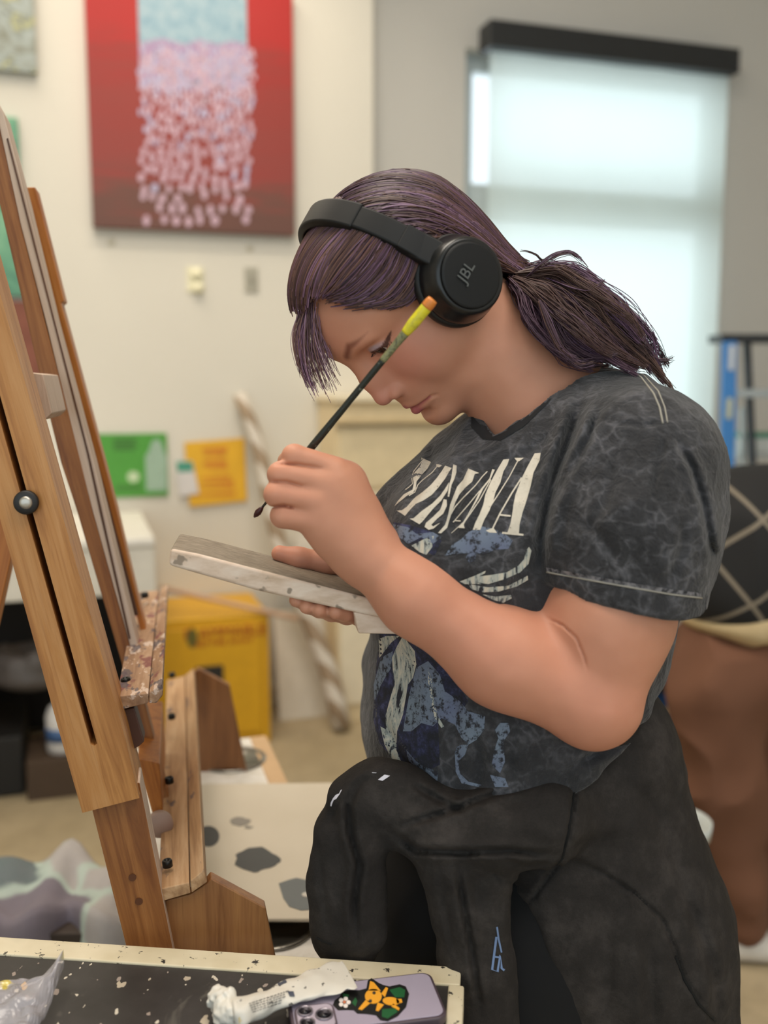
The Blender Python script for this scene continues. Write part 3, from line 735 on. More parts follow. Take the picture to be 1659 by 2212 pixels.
# collar rib: a band following the neck opening
decal('collar', [[(1018, 896), (1036, 916), (1056, 922), (1100, 904), (1150, 860), (1190, 815), (1243, 758), (1268, 768), (1218, 826), (1182, 872), (1132, 921), (1082, 951), (1044, 949), (1018, 922)]], lambda x, y: (x, y), simple('shirt_rib', '#1b1c1f', .95), SBV, shirt, off=.0014, maxlen=8)
def bvhof(vs, fs): return BVHTree.FromPolygons([tuple(v) for v in np.asarray(vs).tolist()], np.asarray(fs).tolist())
# stitched seams: thin threads lying on the cloth
def thread(name, pts, mat, rad, bvh, parent, off=.0004, sub=6):
    pp = []
    for i in range(len(pts) - 1):
        for j in range(sub): t = j / sub; pp.append((pts[i][0] * (1 - t) + pts[i + 1][0] * t, pts[i][1] * (1 - t) + pts[i + 1][1] * t))
    pp.append(pts[-1]); out = []
    for p in pp:
        h, n, d = hit(*p, bvh)
        if h is not None and (not out or (Vector(out[-1]) - h).length < .03): out.append(np.array(h - d * off))
    b = MB()
    if len(out) > 2: b.tube(out, rad, 6)
    return b.build(name, mat, parent, smooth=True)
M_thr = simple('pale_thread', '#9a968c', .8)
thread('shoulder_seam', [(1305, 775), (1345, 790), (1385, 815), (1412, 850), (1425, 880), (1432, 915)], M_thr, .0010, SBV, shirt)
thread('shoulder_seam', [(1312, 772), (1350, 787), (1392, 812), (1422, 845), (1436, 880), (1442, 913)], M_thr, .0008, SBV, shirt)
m = Mat('puckered_hem', None, .95); P = m.coord('Position'); f, _ = m.noise(P, 150, 3, .6); m.base(m.ramp(f, [(.40, '#303033'), (.52, '#77757a'), (.66, '#8e8b8d')])); 
decal('sleeve_hem_pucker', [[(1180, 1226), (1230, 1235), (1300, 1248), (1380, 1262), (1450, 1273), (1514, 1281), (1515, 1289), (1450, 1281), (1380, 1270), (1300, 1256), (1230, 1243), (1181, 1234)]], lambda x, y: (x, y), m.m, SBV, shirt, maxlen=8, off=.0008)
thread('sleeve_hem_stitch', [(1181, 1236), (1230, 1245), (1300, 1258), (1380, 1272), (1450, 1284), (1516, 1292)], M_thr, .0009, SBV, shirt, sub=10)
# ---------------------------------------------------------------- sweatshirt tied round the hips
SW_ = []
SW_ += [cap(W(1225, 1660, 1.12), W(1280, 2000, 1.11), .137, .152, k=.05), cap(W(1280, 2000, 1.11), W(1320, 2420, 1.12), .152, .170, k=.05)]
SW_ = [Prim(q.fn, q.op, q.k) for q in SW_]
body_sw = SW_ + [plane(W(1240, 1662, 1.02), nrm(np.cross(W(1400, 1560, 1.02) - W(1240, 1675, 1.02), V(.25, 1, .2))), 'i', .01)]
# keep only the part behind/right of the opening edge
e0 = W(1245, 1675, 1.0); e1 = W(1222, 1850, 1.0); e2 = W(1140, 1960, 1.0); e3 = W(1190, 2080, 1.0); e4 = W(1245, 2212, 1.0)
def opening(p):   # signed: >0 left of the edge as seen in the person's own side direction
    q = proj(p); q = q + (p[:, 1:2] - 1.0) * np.array([[250., 0]])
    return ((np.interp(q[:, 1], [1600, 1850, 1885, 1958, 2020, 2090, 2212, 2700], [980, 1000, 1045, 1136, 1165, 1190, 1228, 1280]) - q[:, 0]) / 2100).astype(np.float32)
body_sw += [Prim(opening, 'i', .012)]
band = chain([W(1250, 1745, 1.01), W(1180, 1758, .975), W(1060, 1784, .968), W(940, 1772, .985), W(860, 1732, .99), W(805, 1702, 1.0)], [.043, .040, .037, .034, .031, .028], k=.02)
band2 = chain([W(1180, 1800, .965), W(1060, 1800, .96), W(960, 1800, .97), W(880, 1770, .98)], [.030, .034, .032, .026], k=.015)
slv1 = chain([W(870, 1708, .985), W(818, 1704, .985), W(778, 1742, .99), W(752, 1812, .99), W(742, 1900, .99)], [.023, .025, .029, .030, .031], k=.02) + \
       chain([W(738, 1900, .99), W(742, 2000, .99), W(740, 2030, .99)], [.031, .029, .024], k=.02) + \
       chain([W(800, 1720, .975), W(778, 1790, .97), W(778, 1900, .972), W(778, 2010, .975), W(768, 2050, .977)], [.018, .019, .024, .026, .022], k=.006)
slv2 = chain([W(960, 1800, .965), W(975, 1870, .965), W(1000, 1960, .965), W(1020, 2080, .96), W(1050, 2260, .955), W(1060, 2330, .955)], [.026, .027, .029, .029, .029, .026], k=.015) + \
       chain([W(1080, 1830, .965), W(1060, 1880, .962), W(1045, 1960, .958), W(1065, 2080, .953), W(1085, 2250, .95)], [.022, .022, .021, .020, .018], k=.006)
SWT = body_sw + band + band2 + slv1 + slv2
SWG = [([(835, 1790), (900, 1838), (1000, 1842), (1100, 1838), (1215, 1850)], 7, .008, 1.1), ([(850, 1790), (905, 1772), (980, 1750), (1080, 1712), (1180, 1686)], 7, .0065, 1.1),
 ([(775, 1700), (752, 1740), (757, 1800), (777, 1870), (765, 1950), (772, 2045)], 8, .011, 1.1), ([(845, 1665), (780, 1690), (730, 1740), (698, 1800)], 6, .004, 1.1), ([(880, 1690), (960, 1735), (1010, 1760)], 7, .005, 1.1),
 ([(985, 1860), (1000, 1950), (1020, 2060), (1040, 2200)], 7, .007, 1.1), ([(945, 1850), (960, 1950), (985, 2080)], 6, .003, 1.1), ([(1040, 1870), (1095, 1905), (1150, 1925)], 6, .004, 1.1), ([(1060, 1845), (1130, 1870), (1210, 1862)], 6, .0035, 1.1),
 ([(1242, 1690), (1236, 1760), (1216, 1852)], 5, .0048, 1.1), ([(1216, 1852), (1180, 1900), (1136, 1958)], 5, .0048, 1.1), ([(1216, 1852), (1300, 1885), (1370, 1930), (1430, 1985), (1456, 2045), (1480, 2120), (1545, 2205)], 5, .0050, 1.15),
 ([(1300, 1950), (1310, 2080), (1305, 2230)], 20, .005, 1.1), ([(1460, 1880), (1530, 2060), (1560, 2230)], 12, .005, 1.2), ([(1400, 2030), (1412, 2230)], 14, .005, 1.15), ([(1330, 1650), (1420, 1760), (1470, 1900)], 14, .003, 1.2), ([(690, 1850), (700, 1950), (712, 2020)], 7, .003, 1.1)]
def sw_disp(p):
    w = vnoise(p * 8) - .5
    a = fold(p + w[:, None] * .03, 13, 13, 3.2, .0050) + (vnoise(p * 40) - .5) * .0030 + (vnoise(p * 95) - .5) * .0012
    # diagonal creases of the twisted band
    m = np.exp(-((p[:, 2] - W(1000, 1770, .97)[2]) / .06) ** 2)
    a = a + grooves(p, SWG)
    return a + m * np.sin(p[:, 2] * 150 + p[:, 0] * 38 + vnoise(p * 6) * 5) * .0012
wv_, wf_ = sdf_mesh(SWT, (-.16, .80, .34), (.62, 1.45, 1.06), globals().get('SWT_H', .0034), sw_disp, dmax=.010)
m = Mat('washed_black_fleece', None, .95); P = m.coord('Position'); f, _ = m.noise(P, 13, 6, .75); f2, _ = m.noise(P, 520, 3, .7)
m.base(m.mix(m.math('MULTIPLY', f2, .35), m.ramp(f, [(.3, '#1c1a19'), (.5, '#2b2826'), (.72, '#46413e')]), '#45403d')); m.bump(m.math('ADD', m.math('MULTIPLY', f2, .35), m.noise(P, 60, 4, .65)[0]), .6, .0025); m.b.inputs['Specular IOR Level'].default_value = .2; M_swt = m.m
SWO = link('tied_sweatshirt', mesh_np(wv_, wf_), M_swt, PER); SWO['label'] = 'washed black sweatshirt tied by its sleeves round the hips'
WBV = bvhof(wv_, wf_)
M_seam = simple('dark_seam', '#060606', .95)
thread('seam', [(1243, 1690), (1236, 1740), (1228, 1800), (1216, 1852)], M_seam, .0016, WBV, SWO)
thread('seam', [(1216, 1852), (1180, 1900), (1136, 1958)], M_seam, .0016, WBV, SWO)
thread('seam', [(1216, 1852), (1300, 1885), (1370, 1930), (1430, 1985), (1456, 2045)], M_seam, .0017, WBV, SWO)
thread('seam', [(1458, 2066), (1480, 2120), (1510, 2170), (1545, 2205)], M_seam, .0017, WBV, SWO)
thread('cuff_seam', [(683, 2025), (700, 2035), (716, 2040)], M_seam, .0012, WBV, SWO)
M_wink = simple('white_print', '#d6d4de', .7); M_bl = simple('blue_embroidery', '#6f86ad', .8)
tq = lambda x, y: (660 + x / 6.9125, 1620 + y / 6.9125)
decal('printed_letter', [[(525,600),(545,590),(510,660),(460,730),(420,750),(400,800),(385,845),(370,835),(375,790),(410,720),(450,670),(500,650)], [(1180,368),(1262,385),(1150,460),(1080,445)], [(990,334),(1062,338),(1050,346),(995,344)]], tq, M_wink, WBV, SWO, off=.0010)
th = lambda x, y: (640 + x / 1.628, 1600 + y / 1.628)
decal('embroidered_letter', [stroke([(704,690),(689,805),(708,812),(717,755),(722,800),(732,808)], 8), stroke([(706,655),(712,700),(722,745)], 6), stroke([(697,760),(716,762)], 6)], th, M_bl, WBV, SWO, off=.0012)
# ---------------------------------------------------------------- trousers and shoes
PC = W(1060, 1990, 1.14); hl = TL * .095
TRS = [ell(PC + V(0, 0, .02), (.165, .185, .15), TR, k=.06)]
for s in (1, -1):
    hp = V(PC[0], PC[1], .70) + TL * .09 * s
    TRS += chain([hp, V(PC[0] + .01, PC[1], .42) + TL * .10 * s, V(PC[0] + .05, PC[1], .06) + TL * .11 * s], [.115, .085, .078], k=.03)
TRS += [plane((0, 0, .045), (0, 0, -1), 'i', .004)]
tv, tf_ = sdf_mesh(TRS, (-.25, .72, .0), (.50, 1.52, 1.0), .008, lambda p: fold(p, 14, 14, 4, .005), dmax=.008)
m = Mat('black_trouser_cloth', '#08080a', .95); M_trs = m.m
link('trousers', mesh_np(tv, tf_), M_trs, PER)
for s in (1, -1):
    c = V(PC[0] + .05, PC[1], 0) + TL * .11 * s
    vs_, fs_ = sdf_mesh([cap(c + V(0, 0, .045), c + TF * .14 + V(0, 0, .030), .040, .030, k=.02), cap(c + V(0, 0, .07), c + V(0, 0, .1), .04, .04, k=.02), plane((0, 0, .001), (0, 0, -1), 'i', .004)],
                        c - V(.3, .3, .01), c + V(.3, .3, .16), .006)
    link('shoe', mesh_np(vs_, fs_), simple('black_shoe', '#17171a', .5), PER)
# ================================================================== hair
RS = np.random.RandomState(11)
CAPH = [he((.002, 0, .034), (.093, .080, .073), k=.02), he((-.032, 0, .016), (.076, .076, .074), k=.03), he((-.055, 0, -.020), (.045, .056, .050), k=.03),
        he((.040, -.005, .056), (.046, .056, .036), k=.03)]
TIE = W(1112, 600, 1.10); lT = ((TIE - HC) @ HR) / HS
CAPH += [cap(H(-.05, .0, -.0), TIE, .060, .022, k=.04)]
ZX = ([-.20, -.10, -.06, -.03, 0, .029, .056, .072, .12], [-.22, -.12, -.075, -.045, -.018, .000, .043, .068, .082])
def hairline(p):
    l = ((p - HC) @ HR) / HS
    return (np.interp(l[:, 0], *ZX) + .016 * np.clip((l[:, 0] - .045) / .02, 0, 1) - l[:, 2]).astype(np.float32) * .8
HAIRC = CAPH + [Prim(hairline, 'i', .006)]
def hair_disp(p): return (vnoise(p * 45) - .5) * .003
hv, hf = sdf_mesh(HAIRC, HC - .2, HC + .2, .0030, hair_disp, dmax=.005)
m = Mat('hair_purple_brown', None, .42); a = m.n('ShaderNodeAttribute', attribute_name='tint').outputs['Color']; m.base(a)
m.b.inputs['Specular IOR Level'].default_value = .45; M_hair = m.m
me = mesh_np(hv, hf); setcol(me, 'tint', np.tile(np.array(srgb('#2a1d20')), (len(hv), 1)))
hair = link('hair', me, M_hair, PER)
def strands(P, rad, cols, name, parent, nside=3):
    """P: (n, k, 3) paths; rad (n, k); one mesh of fine strands"""
    n, k, _ = P.shape
    T = np.gradient(P, axis=1); T /= np.linalg.norm(T, axis=2, keepdims=True) + 1e-9
    ref = np.array([.3, -.9, .4]); U = np.cross(T, ref); U /= np.linalg.norm(U, axis=2, keepdims=True) + 1e-9; Wd = np.cross(T, U)
    vs = []
    for s in range(nside):
        a = 2 * math.pi * s / nside; vs.append(P + rad[..., None] * (math.cos(a) * U + math.sin(a) * Wd))
    Vv = np.stack(vs, 2).reshape(-1, 3)       # n,k,s
    idx = np.arange(n * k * nside).reshape(n, k, nside)
    q = []
    for s in range(nside):
        s2 = (s + 1) % nside
        q.append(np.stack([idx[:, :-1, s], idx[:, :-1, s2], idx[:, 1:, s2], idx[:, 1:, s]], -1).reshape(-1, 4))
    me = mesh_np(Vv, np.concatenate(q)); c = np.repeat(cols, k * nside, axis=0); setcol(me, 'tint', c)
    return link(name, me, M_hair, parent)
def palette(n, prp=.5):
    base = np.array([srgb('#46302c'), srgb('#5c4239'), srgb('#533b49'), srgb('#62485f'), srgb('#3a272b'), srgb('#7a5f74')])
    w = np.array([.24, .22, .2 * prp * 2, .13 * prp * 2, .16, .05 * prp * 2]); w /= w.sum()
    return base[RS.choice(6, n, p=w)] * RS.uniform(.75, 1.3, (n, 1))
# --- strands combed over the head to the tie
def capd(p): return ev(CAPH, p.astype(np.float32))
def to_surface(P, off):
    sh = P.shape; p = P.reshape(-1, 3).copy(); o = np.broadcast_to(off, sh[:-1]).reshape(-1)
    for _ in range(4):
        d = capd(p) - o; e = .002; g = np.stack([capd(p + np.eye(3)[i] * e) - capd(p - np.eye(3)[i] * e) for i in range(3)], 1) / (2 * e)
        g /= np.linalg.norm(g, axis=1, keepdims=True) + 1e-9; p -= g * d[:, None]
    return p.reshape(sh)
NS = 4600; K = 22
dirs = RS.randn(NS, 3); dirs /= np.linalg.norm(dirs, axis=1)[:, None]
lc = np.array([.0, 0, .03]) + dirs * .10
lc = lc[(lc[:, 2] > np.interp(lc[:, 0], *ZX) + .004)]
roots = HC + (lc @ HR.T) * HS; ns = len(roots)
t = np.linspace(0, 1, K)[None, :, None]
l0 = lc[:, None, :]; mid = (l0 + lT) / 2 + np.array([-.01, 0, .045]) + np.concatenate([np.zeros((ns, 1, 1)), np.sign(lc[:, 1])[:, None, None] * .03, np.zeros((ns, 1, 1))], 2)
Pl = (1 - t) ** 2 * l0 + 2 * t * (1 - t) * mid + t * t * lT
Pl = Pl + (RS.randn(ns, 1, 3) * .003) * np.sin(np.pi * t) + (RS.randn(ns, 1, 3) * .0006) * np.sin(np.pi * 3 * t + RS.rand(ns, 1, 1) * 6)
Pw = to_surface(HC + (Pl @ HR.T) * HS, RS.uniform(-.001, .0022, (ns, 1)))
ok = np.ones(ns, bool)
ll = ((Pw - HC) @ HR) / HS; ok = (ll[..., 2] > np.interp(ll[..., 0], *ZX) - .004).all(1) | (ll[..., 0] < -.0).all(1)
Pw = Pw[ok]; ns = len(Pw); rad = np.full((ns, K), .00062) * RS.uniform(.7, 1.5, (ns, 1)); rad[:, 0] *= .5
strands(Pw, rad, palette(ns, .55), 'combed_strands', hair)
# --- swept front hair: from the crown over the temple, framing the forehead
def px_paths(guides, n, jit, zj, wav=0, freq=3, k=26):
    """guides: lists of (px, py, Y); strands blend between neighbouring guides"""
    G = []
    for g_ in guides:
        g_ = np.array(g_, float); tt = np.linspace(0, 1, len(g_)); u = np.linspace(0, 1, k)
        pts = np.stack([np.interp(u, tt, g_[:, i]) for i in range(3)], 1)
        for _ in range(3): pts[1:-1] = (pts[:-2] + 2 * pts[1:-1] + pts[2:]) / 4
        G.append(pts)
    G = np.array(G); out = []
    for i in range(n):
        a = RS.rand() * (len(G) - 1); j = min(int(a), len(G) - 2); f = a - j; p = G[j] * (1 - f) + G[j + 1] * f
        u = np.linspace(0, 1, k); env = np.minimum(1, u * 4)
        p = p + np.array([1, 1, 0]) * (RS.randn(1, 3) * jit * (.35 + .65 * env[:, None])) + np.array([0, 0, 1]) * RS.randn() * zj
        ph = RS.rand() * 6; p[:, 0] += wav * env * np.sin(u * 6.28 * freq + ph); p[:, 1] += wav * .6 * env * np.cos(u * 6.28 * freq * .9 + ph)
        L = RS.uniform(.72, 1.0); q = np.stack([np.interp(np.linspace(0, L, k), u, p[:, c]) for c in range(3)], 1)
        out.append([W(*r_) for r_ in q])
    return np.array(out)
# fringe falling in front of the forehead on the far side
FG = [[(735, 470, 1.065), (690, 570, 1.055), (655, 660, 1.045), (634, 730, 1.045), (648, 800, 1.05), (668, 845, 1.055)],
      [(740, 480, 1.06), (700, 570, 1.045), (664, 665, 1.04), (650, 735, 1.04), (662, 800, 1.045), (688, 864, 1.05)],
      [(750, 480, 1.05), (705, 580, 1.04), (675, 665, 1.035), (672, 735, 1.035), (690, 800, 1.04), (712, 858, 1.045)],
      [(760, 490, 1.05), (715, 585, 1.035), (684, 655, 1.03), (690, 720, 1.03), (716, 780, 1.035), (738, 826, 1.04)]]
p = px_paths(FG, 230, 5.5, .006, wav=5.0, freq=1.5); rad = np.full(p.shape[:2], .00055) * np.linspace(1.3, .5, p.shape[1])[None]
strands(p, rad, palette(len(p), .6) * 2.3 + np.array([.05, .036, .038]), 'fringe', hair)
# hair swept across the temple
SG = [[(760, 470, 1.0), (715, 540, 1.0), (690, 600, 1.01), (672, 650, 1.025)], [(800, 500, .99), (755, 560, .985), (715, 610, .995), (688, 645, 1.015)],
      [(860, 530, .985), (830, 590, .975), (780, 635, .975), (720, 650, .985)], [(900, 560, .985), (880, 610, .975), (850, 648, .972), (800, 655, .972)], [(930, 580, .98), (910, 625, .975), (888, 652, .974), (850, 660, .974)]]
SG = [[(x, y, 1.0) for x, y, _ in g_] for g_ in SG]
p = px_paths(SG, 700, 4.0, .001, wav=2.0, freq=.8, k=16)
p = to_surface(p, RS.uniform(-.0005, .003, (len(p), 1))); 
rad = np.full(p.shape[:2], .0006)
strands(p, rad, palette(len(p), .40) * 1.4, 'swept_strands', hair)
FS_G = [[(752, 446, 1.03), (705, 490, 1.04), (668, 560, 1.04), (648, 660, 1.04)], [(745, 452, 1.05), (690, 500, 1.06), (660, 570, 1.06), (642, 668, 1.06)], [(760, 450, 1.0), (715, 500, 1.01), (684, 560, 1.02), (664, 640, 1.03), (660, 676, 1.03)], [(780, 455, .99), (735, 510, .99), (705, 570, 1.0), (680, 658, 1.015)]]
p = px_paths(FS_G, 620, 5.0, .004, wav=1.5, freq=.8, k=16); p = to_surface(p, RS.uniform(-.0005, .003, (len(p), 1)))
strands(p, np.full(p.shape[:2], .0006), palette(len(p), .30) * 1.6, 'front_strands', hair)
# --- ponytail
PG = [[(1112, 592, 1.11), (1190, 580, 1.11), (1270, 612, 1.10), (1340, 672, 1.09), (1400, 745, 1.085), (1440, 835, 1.08)],
      [(1112, 598, 1.10), (1185, 600, 1.09), (1255, 640, 1.075), (1320, 695, 1.07), (1385, 765, 1.065), (1432, 825, 1.06)],
      [(1110, 604, 1.09), (1170, 630, 1.065), (1230, 680, 1.05), (1290, 725, 1.045), (1350, 770, 1.045), (1400, 800, 1.045)],
      [(1108, 608, 1.09), (1150, 650, 1.06), (1190, 700, 1.045), (1225, 745, 1.04), (1270, 775, 1.04), (1330, 770, 1.04)],
      [(1106, 612, 1.09), (1135, 655, 1.07), (1165, 705, 1.055), (1190, 750, 1.05), (1225, 785, 1.045), (1262, 788, 1.045)]]
allp = []; allr = []; allc = []
for c in range(70):      # wavy locks
    g_ = px_paths(PG, 1, 9, .012, wav=RS.uniform(5, 14), freq=RS.uniform(1.0, 2.0))[0]
    nl = 26; k = len(g_); sp = RS.randn(nl, 1, 3) * .0035; u = np.linspace(0, 1, k)[None, :, None]
    q = g_[None] + sp * (.4 + .8 * np.sin(np.pi * np.clip(u * .9 + .1, 0, 1))) + RS.randn(nl, 1, 3) * .0012 * np.sin(6.28 * (u * 2 + RS.rand(nl, 1, 1)))
    allp.append(q); allr.append(np.full((nl, k), .0006) * (1.25 - .8 * u[..., 0])); cc = palette(1, 1.1)
    allc.append(cc * RS.uniform(.75, 1.25, (nl, 1)))
PT = strands(np.concatenate(allp), np.concatenate(allr), np.concatenate(allc), 'ponytail', hair)
# loose wisps above and behind it
WG = [[[(1135, 600, 1.08), (1165, 572, 1.07), (1200, 550, 1.07), (1232, 542, 1.07), (1255, 560, 1.07), (1270, 580, 1.07)], 26, 2.2],
      [[(1150, 590, 1.08), (1195, 575, 1.07), (1230, 598, 1.07), (1262, 608, 1.07), (1282, 604, 1.07)], 26, 2.5],
      [[(1180, 600, 1.08), (1230, 620, 1.06), (1270, 628, 1.06), (1295, 615, 1.06), (1307, 603, 1.06)], 18, 2.0],
      [[(1175, 565, 1.08), (1160, 550, 1.08), (1140, 543, 1.08), (1122, 541, 1.08)], 7, 1.2],
      [[(1260, 640, 1.08), (1320, 655, 1.09), (1370, 700, 1.09), (1395, 745, 1.09), (1402, 780, 1.09)], 24, 7],
      [[(1330, 720, 1.08), (1390, 760, 1.08), (1430, 782, 1.08), (1458, 772, 1.08)], 12, 2.5], [[(1300, 720, 1.08), (1370, 770, 1.08), (1420, 785, 1.08), (1455, 776, 1.08)], 10, 2.5],
      [[(1165, 650, 1.03), (1185, 700, 1.02), (1210, 755, 1.02), (1250, 790, 1.02), (1290, 780, 1.02)], 60, 5]]
allp = []; 
for g_, n, j in WG: allp.append(px_paths([g_, g_], n, j, .004, wav=2.0, freq=1.2))
p = np.concatenate(allp); rad = np.full(p.shape[:2], .0005) * np.linspace(1.2, .5, p.shape[1])[None]
strands(p, rad, palette(len(p), .9), 'loose_wisps', hair)
b = MB(); b.tube([TIE + HR @ V(.006 * math.cos(a), .019 * math.cos(a) * 1.0, .019 * math.sin(a)) for a in np.linspace(0, 6.283, 20)], .0045, 8)
b.build('hair_tie', simple('hair_tie_black', '#1a1517', .8), hair, smooth=True)
# fine hairs at the nape
# ================================================================== headphones, brush, board
HP = empty('headphones', tuple(H(0, 0, .11)), 'matte black over-ear headphones worn on the bowed head of the painting person', 'headphones')
M_hp = simple('matte_black_plastic', '#151617', .5, var=.03, Specular_IOR_Level=.3); M_hp2 = simple('soft_black_pad', '#141516', .55); M_hp3 = simple('satin_black_shell', '#131517', .28)
def strap(name, a0, a1, wid, th, mat, dr=.008, n=26, bev=.002):
    """band over the head: angle a from the near side (0) over the crown (90) to the far side (180)"""
    b = MB(); ring = []
    for i in range(n + 1):
        a = R(a0 + (a1 - a0) * i / n); ry = .0865 + dr; rz = .1165 + dr
        c = V(-.006, ry * math.cos(a), -.008 + rz * math.sin(a)); nn = nrm(V(0, math.cos(a) / ry, math.sin(a) / rz)); w = wid(i / n) if callable(wid) else wid
        ring.append([H(*(c + V(sx * w / 2, 0, 0) + nn * sz * th / 2)) for sx, sz in ((-1, -1), (-.86, 1), (.86, 1), (1, -1))])
    vs = [q for r_ in ring for q in r_]; fs = [(4 * i + k, 4 * i + (k + 1) % 4, 4 * i + 4 + (k + 1) % 4, 4 * i + 4 + k) for i in range(n) for k in range(4)] + [(3, 2, 1, 0), tuple(4 * n + k for k in range(4))]
    b.add(vs, fs); return b.build(name, mat, HP, bevel=bev, seg=3)
strap('headband', 52, 128, .031, .008, M_hp)
strap('headband_cushion', 55, 125, .026, .006, M_hp2, dr=.0015)
for s, (u0, u1, v1) in ((1, (58, 27, 10)), (-1, (122, 153, 170))):
    strap('slider', u0, u1, .027, .0062, M_hp, dr=.0076)
    strap('yoke', u1 + (1 if s > 0 else -1), v1, .029, .008, M_hp, dr=.009)
for s in (1, -1):
    c0 = V(-.0050, .076 * s, -.0200); ax = HR @ nrm(V(.02, s, .03))
    def lt(name, prof, mat, n=56, sy=1.0):
        b = MB(); b.lathe([(r_ * HS, h_ * HS) for r_, h_ in prof], H(*c0), ax, n, up=HR @ V(0, 0, 1)); o = b.build(name, mat, HP, smooth=True)
        me_ = o.data; me_.polygons.foreach_set('use_smooth', [True] * len(me_.polygons)); e_ = o.modifiers.new('wn', 'WEIGHTED_NORMAL'); return o
    lt('ear_pad', [(.020, -.006), (.034, -.007), (.041, -.003), (.0455, .003), (.045, .009), (.041, .011), (.02, .011)], M_hp2)
    lt('ear_cup', [(.02, .0108), (.0415, .0108), (.0430, .0125), (.0430, .016), (.0415, .020), (.0395, .026), (.0375, .0325), (.0355, .0355), (.033, .0362), (.0325, .0356), (.02, .0356)], M_hp3)
    lt('cup_cover', [(.0, .0356), (.0315, .0357), (.0318, .0365), (.0312, .0376), (.029, .0382), (.0, .0388)], M_hp)
    # arm joining the cup to the band
    M0 = HR @ V(0, 0, 1); q0 = H(-.0066, .094 * s, .012); q1 = H(-.006, .088 * s, .030)
    b = MB(); cc = (H(-.0066, .098 * s, .010) + H(-.006, .090 * s, .034)) / 2; zz = nrm(H(-.006, .088 * s, .036) - H(-.0066, .101 * s, .006)); yy = nrm(ax - zz * (ax @ zz)); xx = np.cross(yy, zz)
    b.box(cc, (.0145, .0048, .019), np.stack([xx, yy, zz], 1)); b.build('hinge_arm', M_hp, HP, bevel=.003, seg=3)
    if s > 0:
        pc = H(.001, .1045, .0156)
        for dx in (0, .0045):
            b = MB(); b.box(pc + HR @ V(dx + .001, .0008, -dx * .9), (.0012, .0009, .0026), HR @ rot3(0, R(-35 + dx * 9000), 0)); b.build('metal_hinge_pin', simple('bright_metal', '#e8e2d8', .3, .6), HP, bevel=.0004)
        zl = HR @ nrm(V(.25, 0, 1)); 
        M = frame(H(*(c0 + V(.001, .0389, .0015))), nrm(HR @ V(-.52, 0, -.85)), ax)
        M = frame(H(*c0) + ax * .0394 * HS + HR @ V(.0017, 0, .007), nrm(W(1030, 560, .95) - W(995, 610, .95)), ax)
        tex_text('JBL', .0165, simple('logo_grey', '#565958', .5), 'logo', M, HP, ext=.0007)
# brush
BRU = empty('paintbrush', tuple(BR1), 'thin black paintbrush with yellow paint on its end, held in the raised hand', 'paintbrush')
ba = BR1 - BR0; bl_ = np.linalg.norm(ba)
def bp(t): return BR0 + ba * t
def rad_prof(a, b_, prof, n=16): return [(bp(a + (b_ - a) * i / n), float(np.interp(a + (b_ - a) * i / n, *zip(*prof)))) for i in range(n + 1)]
pr = [(0, .0046), (.01, .0054), (.10, .0056), (.14, .0042), (.2, .0034), (.45, .0033), (.62, .0040), (.78, .0036), (.9, .0020), (.94, .0012)]
def seg(name, a, b_, mat, grow=0, n=16):
    q = rad_prof(a, b_, pr, n); b = MB(); b.tube([p for p, _ in q], [r_ + grow for _, r_ in q], 14); return b.build(name, mat, BRU, smooth=True)
m = Mat('black_lacquer_worn', None, .35); f, _ = m.noise(m.coord('Position'), 190, 4, .7); m.base(m.ramp(f, [(.3, '#20261f'), (.58, '#1c211d'), (.66, '#565c50'), (.74, '#8d9180')])); 
seg('handle', .16, .82, m.m, n=26)
m = Mat('handle_green_grey', None, .4); f, _ = m.noise(m.coord('Position'), 160, 4, .7); m.base(m.ramp(f, [(.35, '#5f6450'), (.5, '#8d8c63'), (.65, '#4a4d3c')]))
seg('bare_wood', .13, .26, m.m, .0002)
m = Mat('yellow_paint', None, .35); f, _ = m.noise(m.coord('Position'), 140, 4, .6); m.base(m.ramp(f, [(.35, '#e8d92a'), (.55, '#d9cf3a'), (.7, '#b9a83c')])); o = seg('yellow_paint', .02, .14, m.m, .0003)
seg('orange_end', -.002, .03, simple('orange_paint', '#d98338', .4), .0004, 6)
seg('ferrule', .82, .955, simple('dull_ferrule', '#3c3733', .35, .5), .0001)
b = MB(); b.tube([bp(.950), bp(.962), bp(.978), bp(.992), bp(1.003)], [.0014, .0026, .0036, .0026, .0008], 12); b.build('bristles', simple('dark_red_bristles', '#3a0f12', .4), BRU, smooth=True)
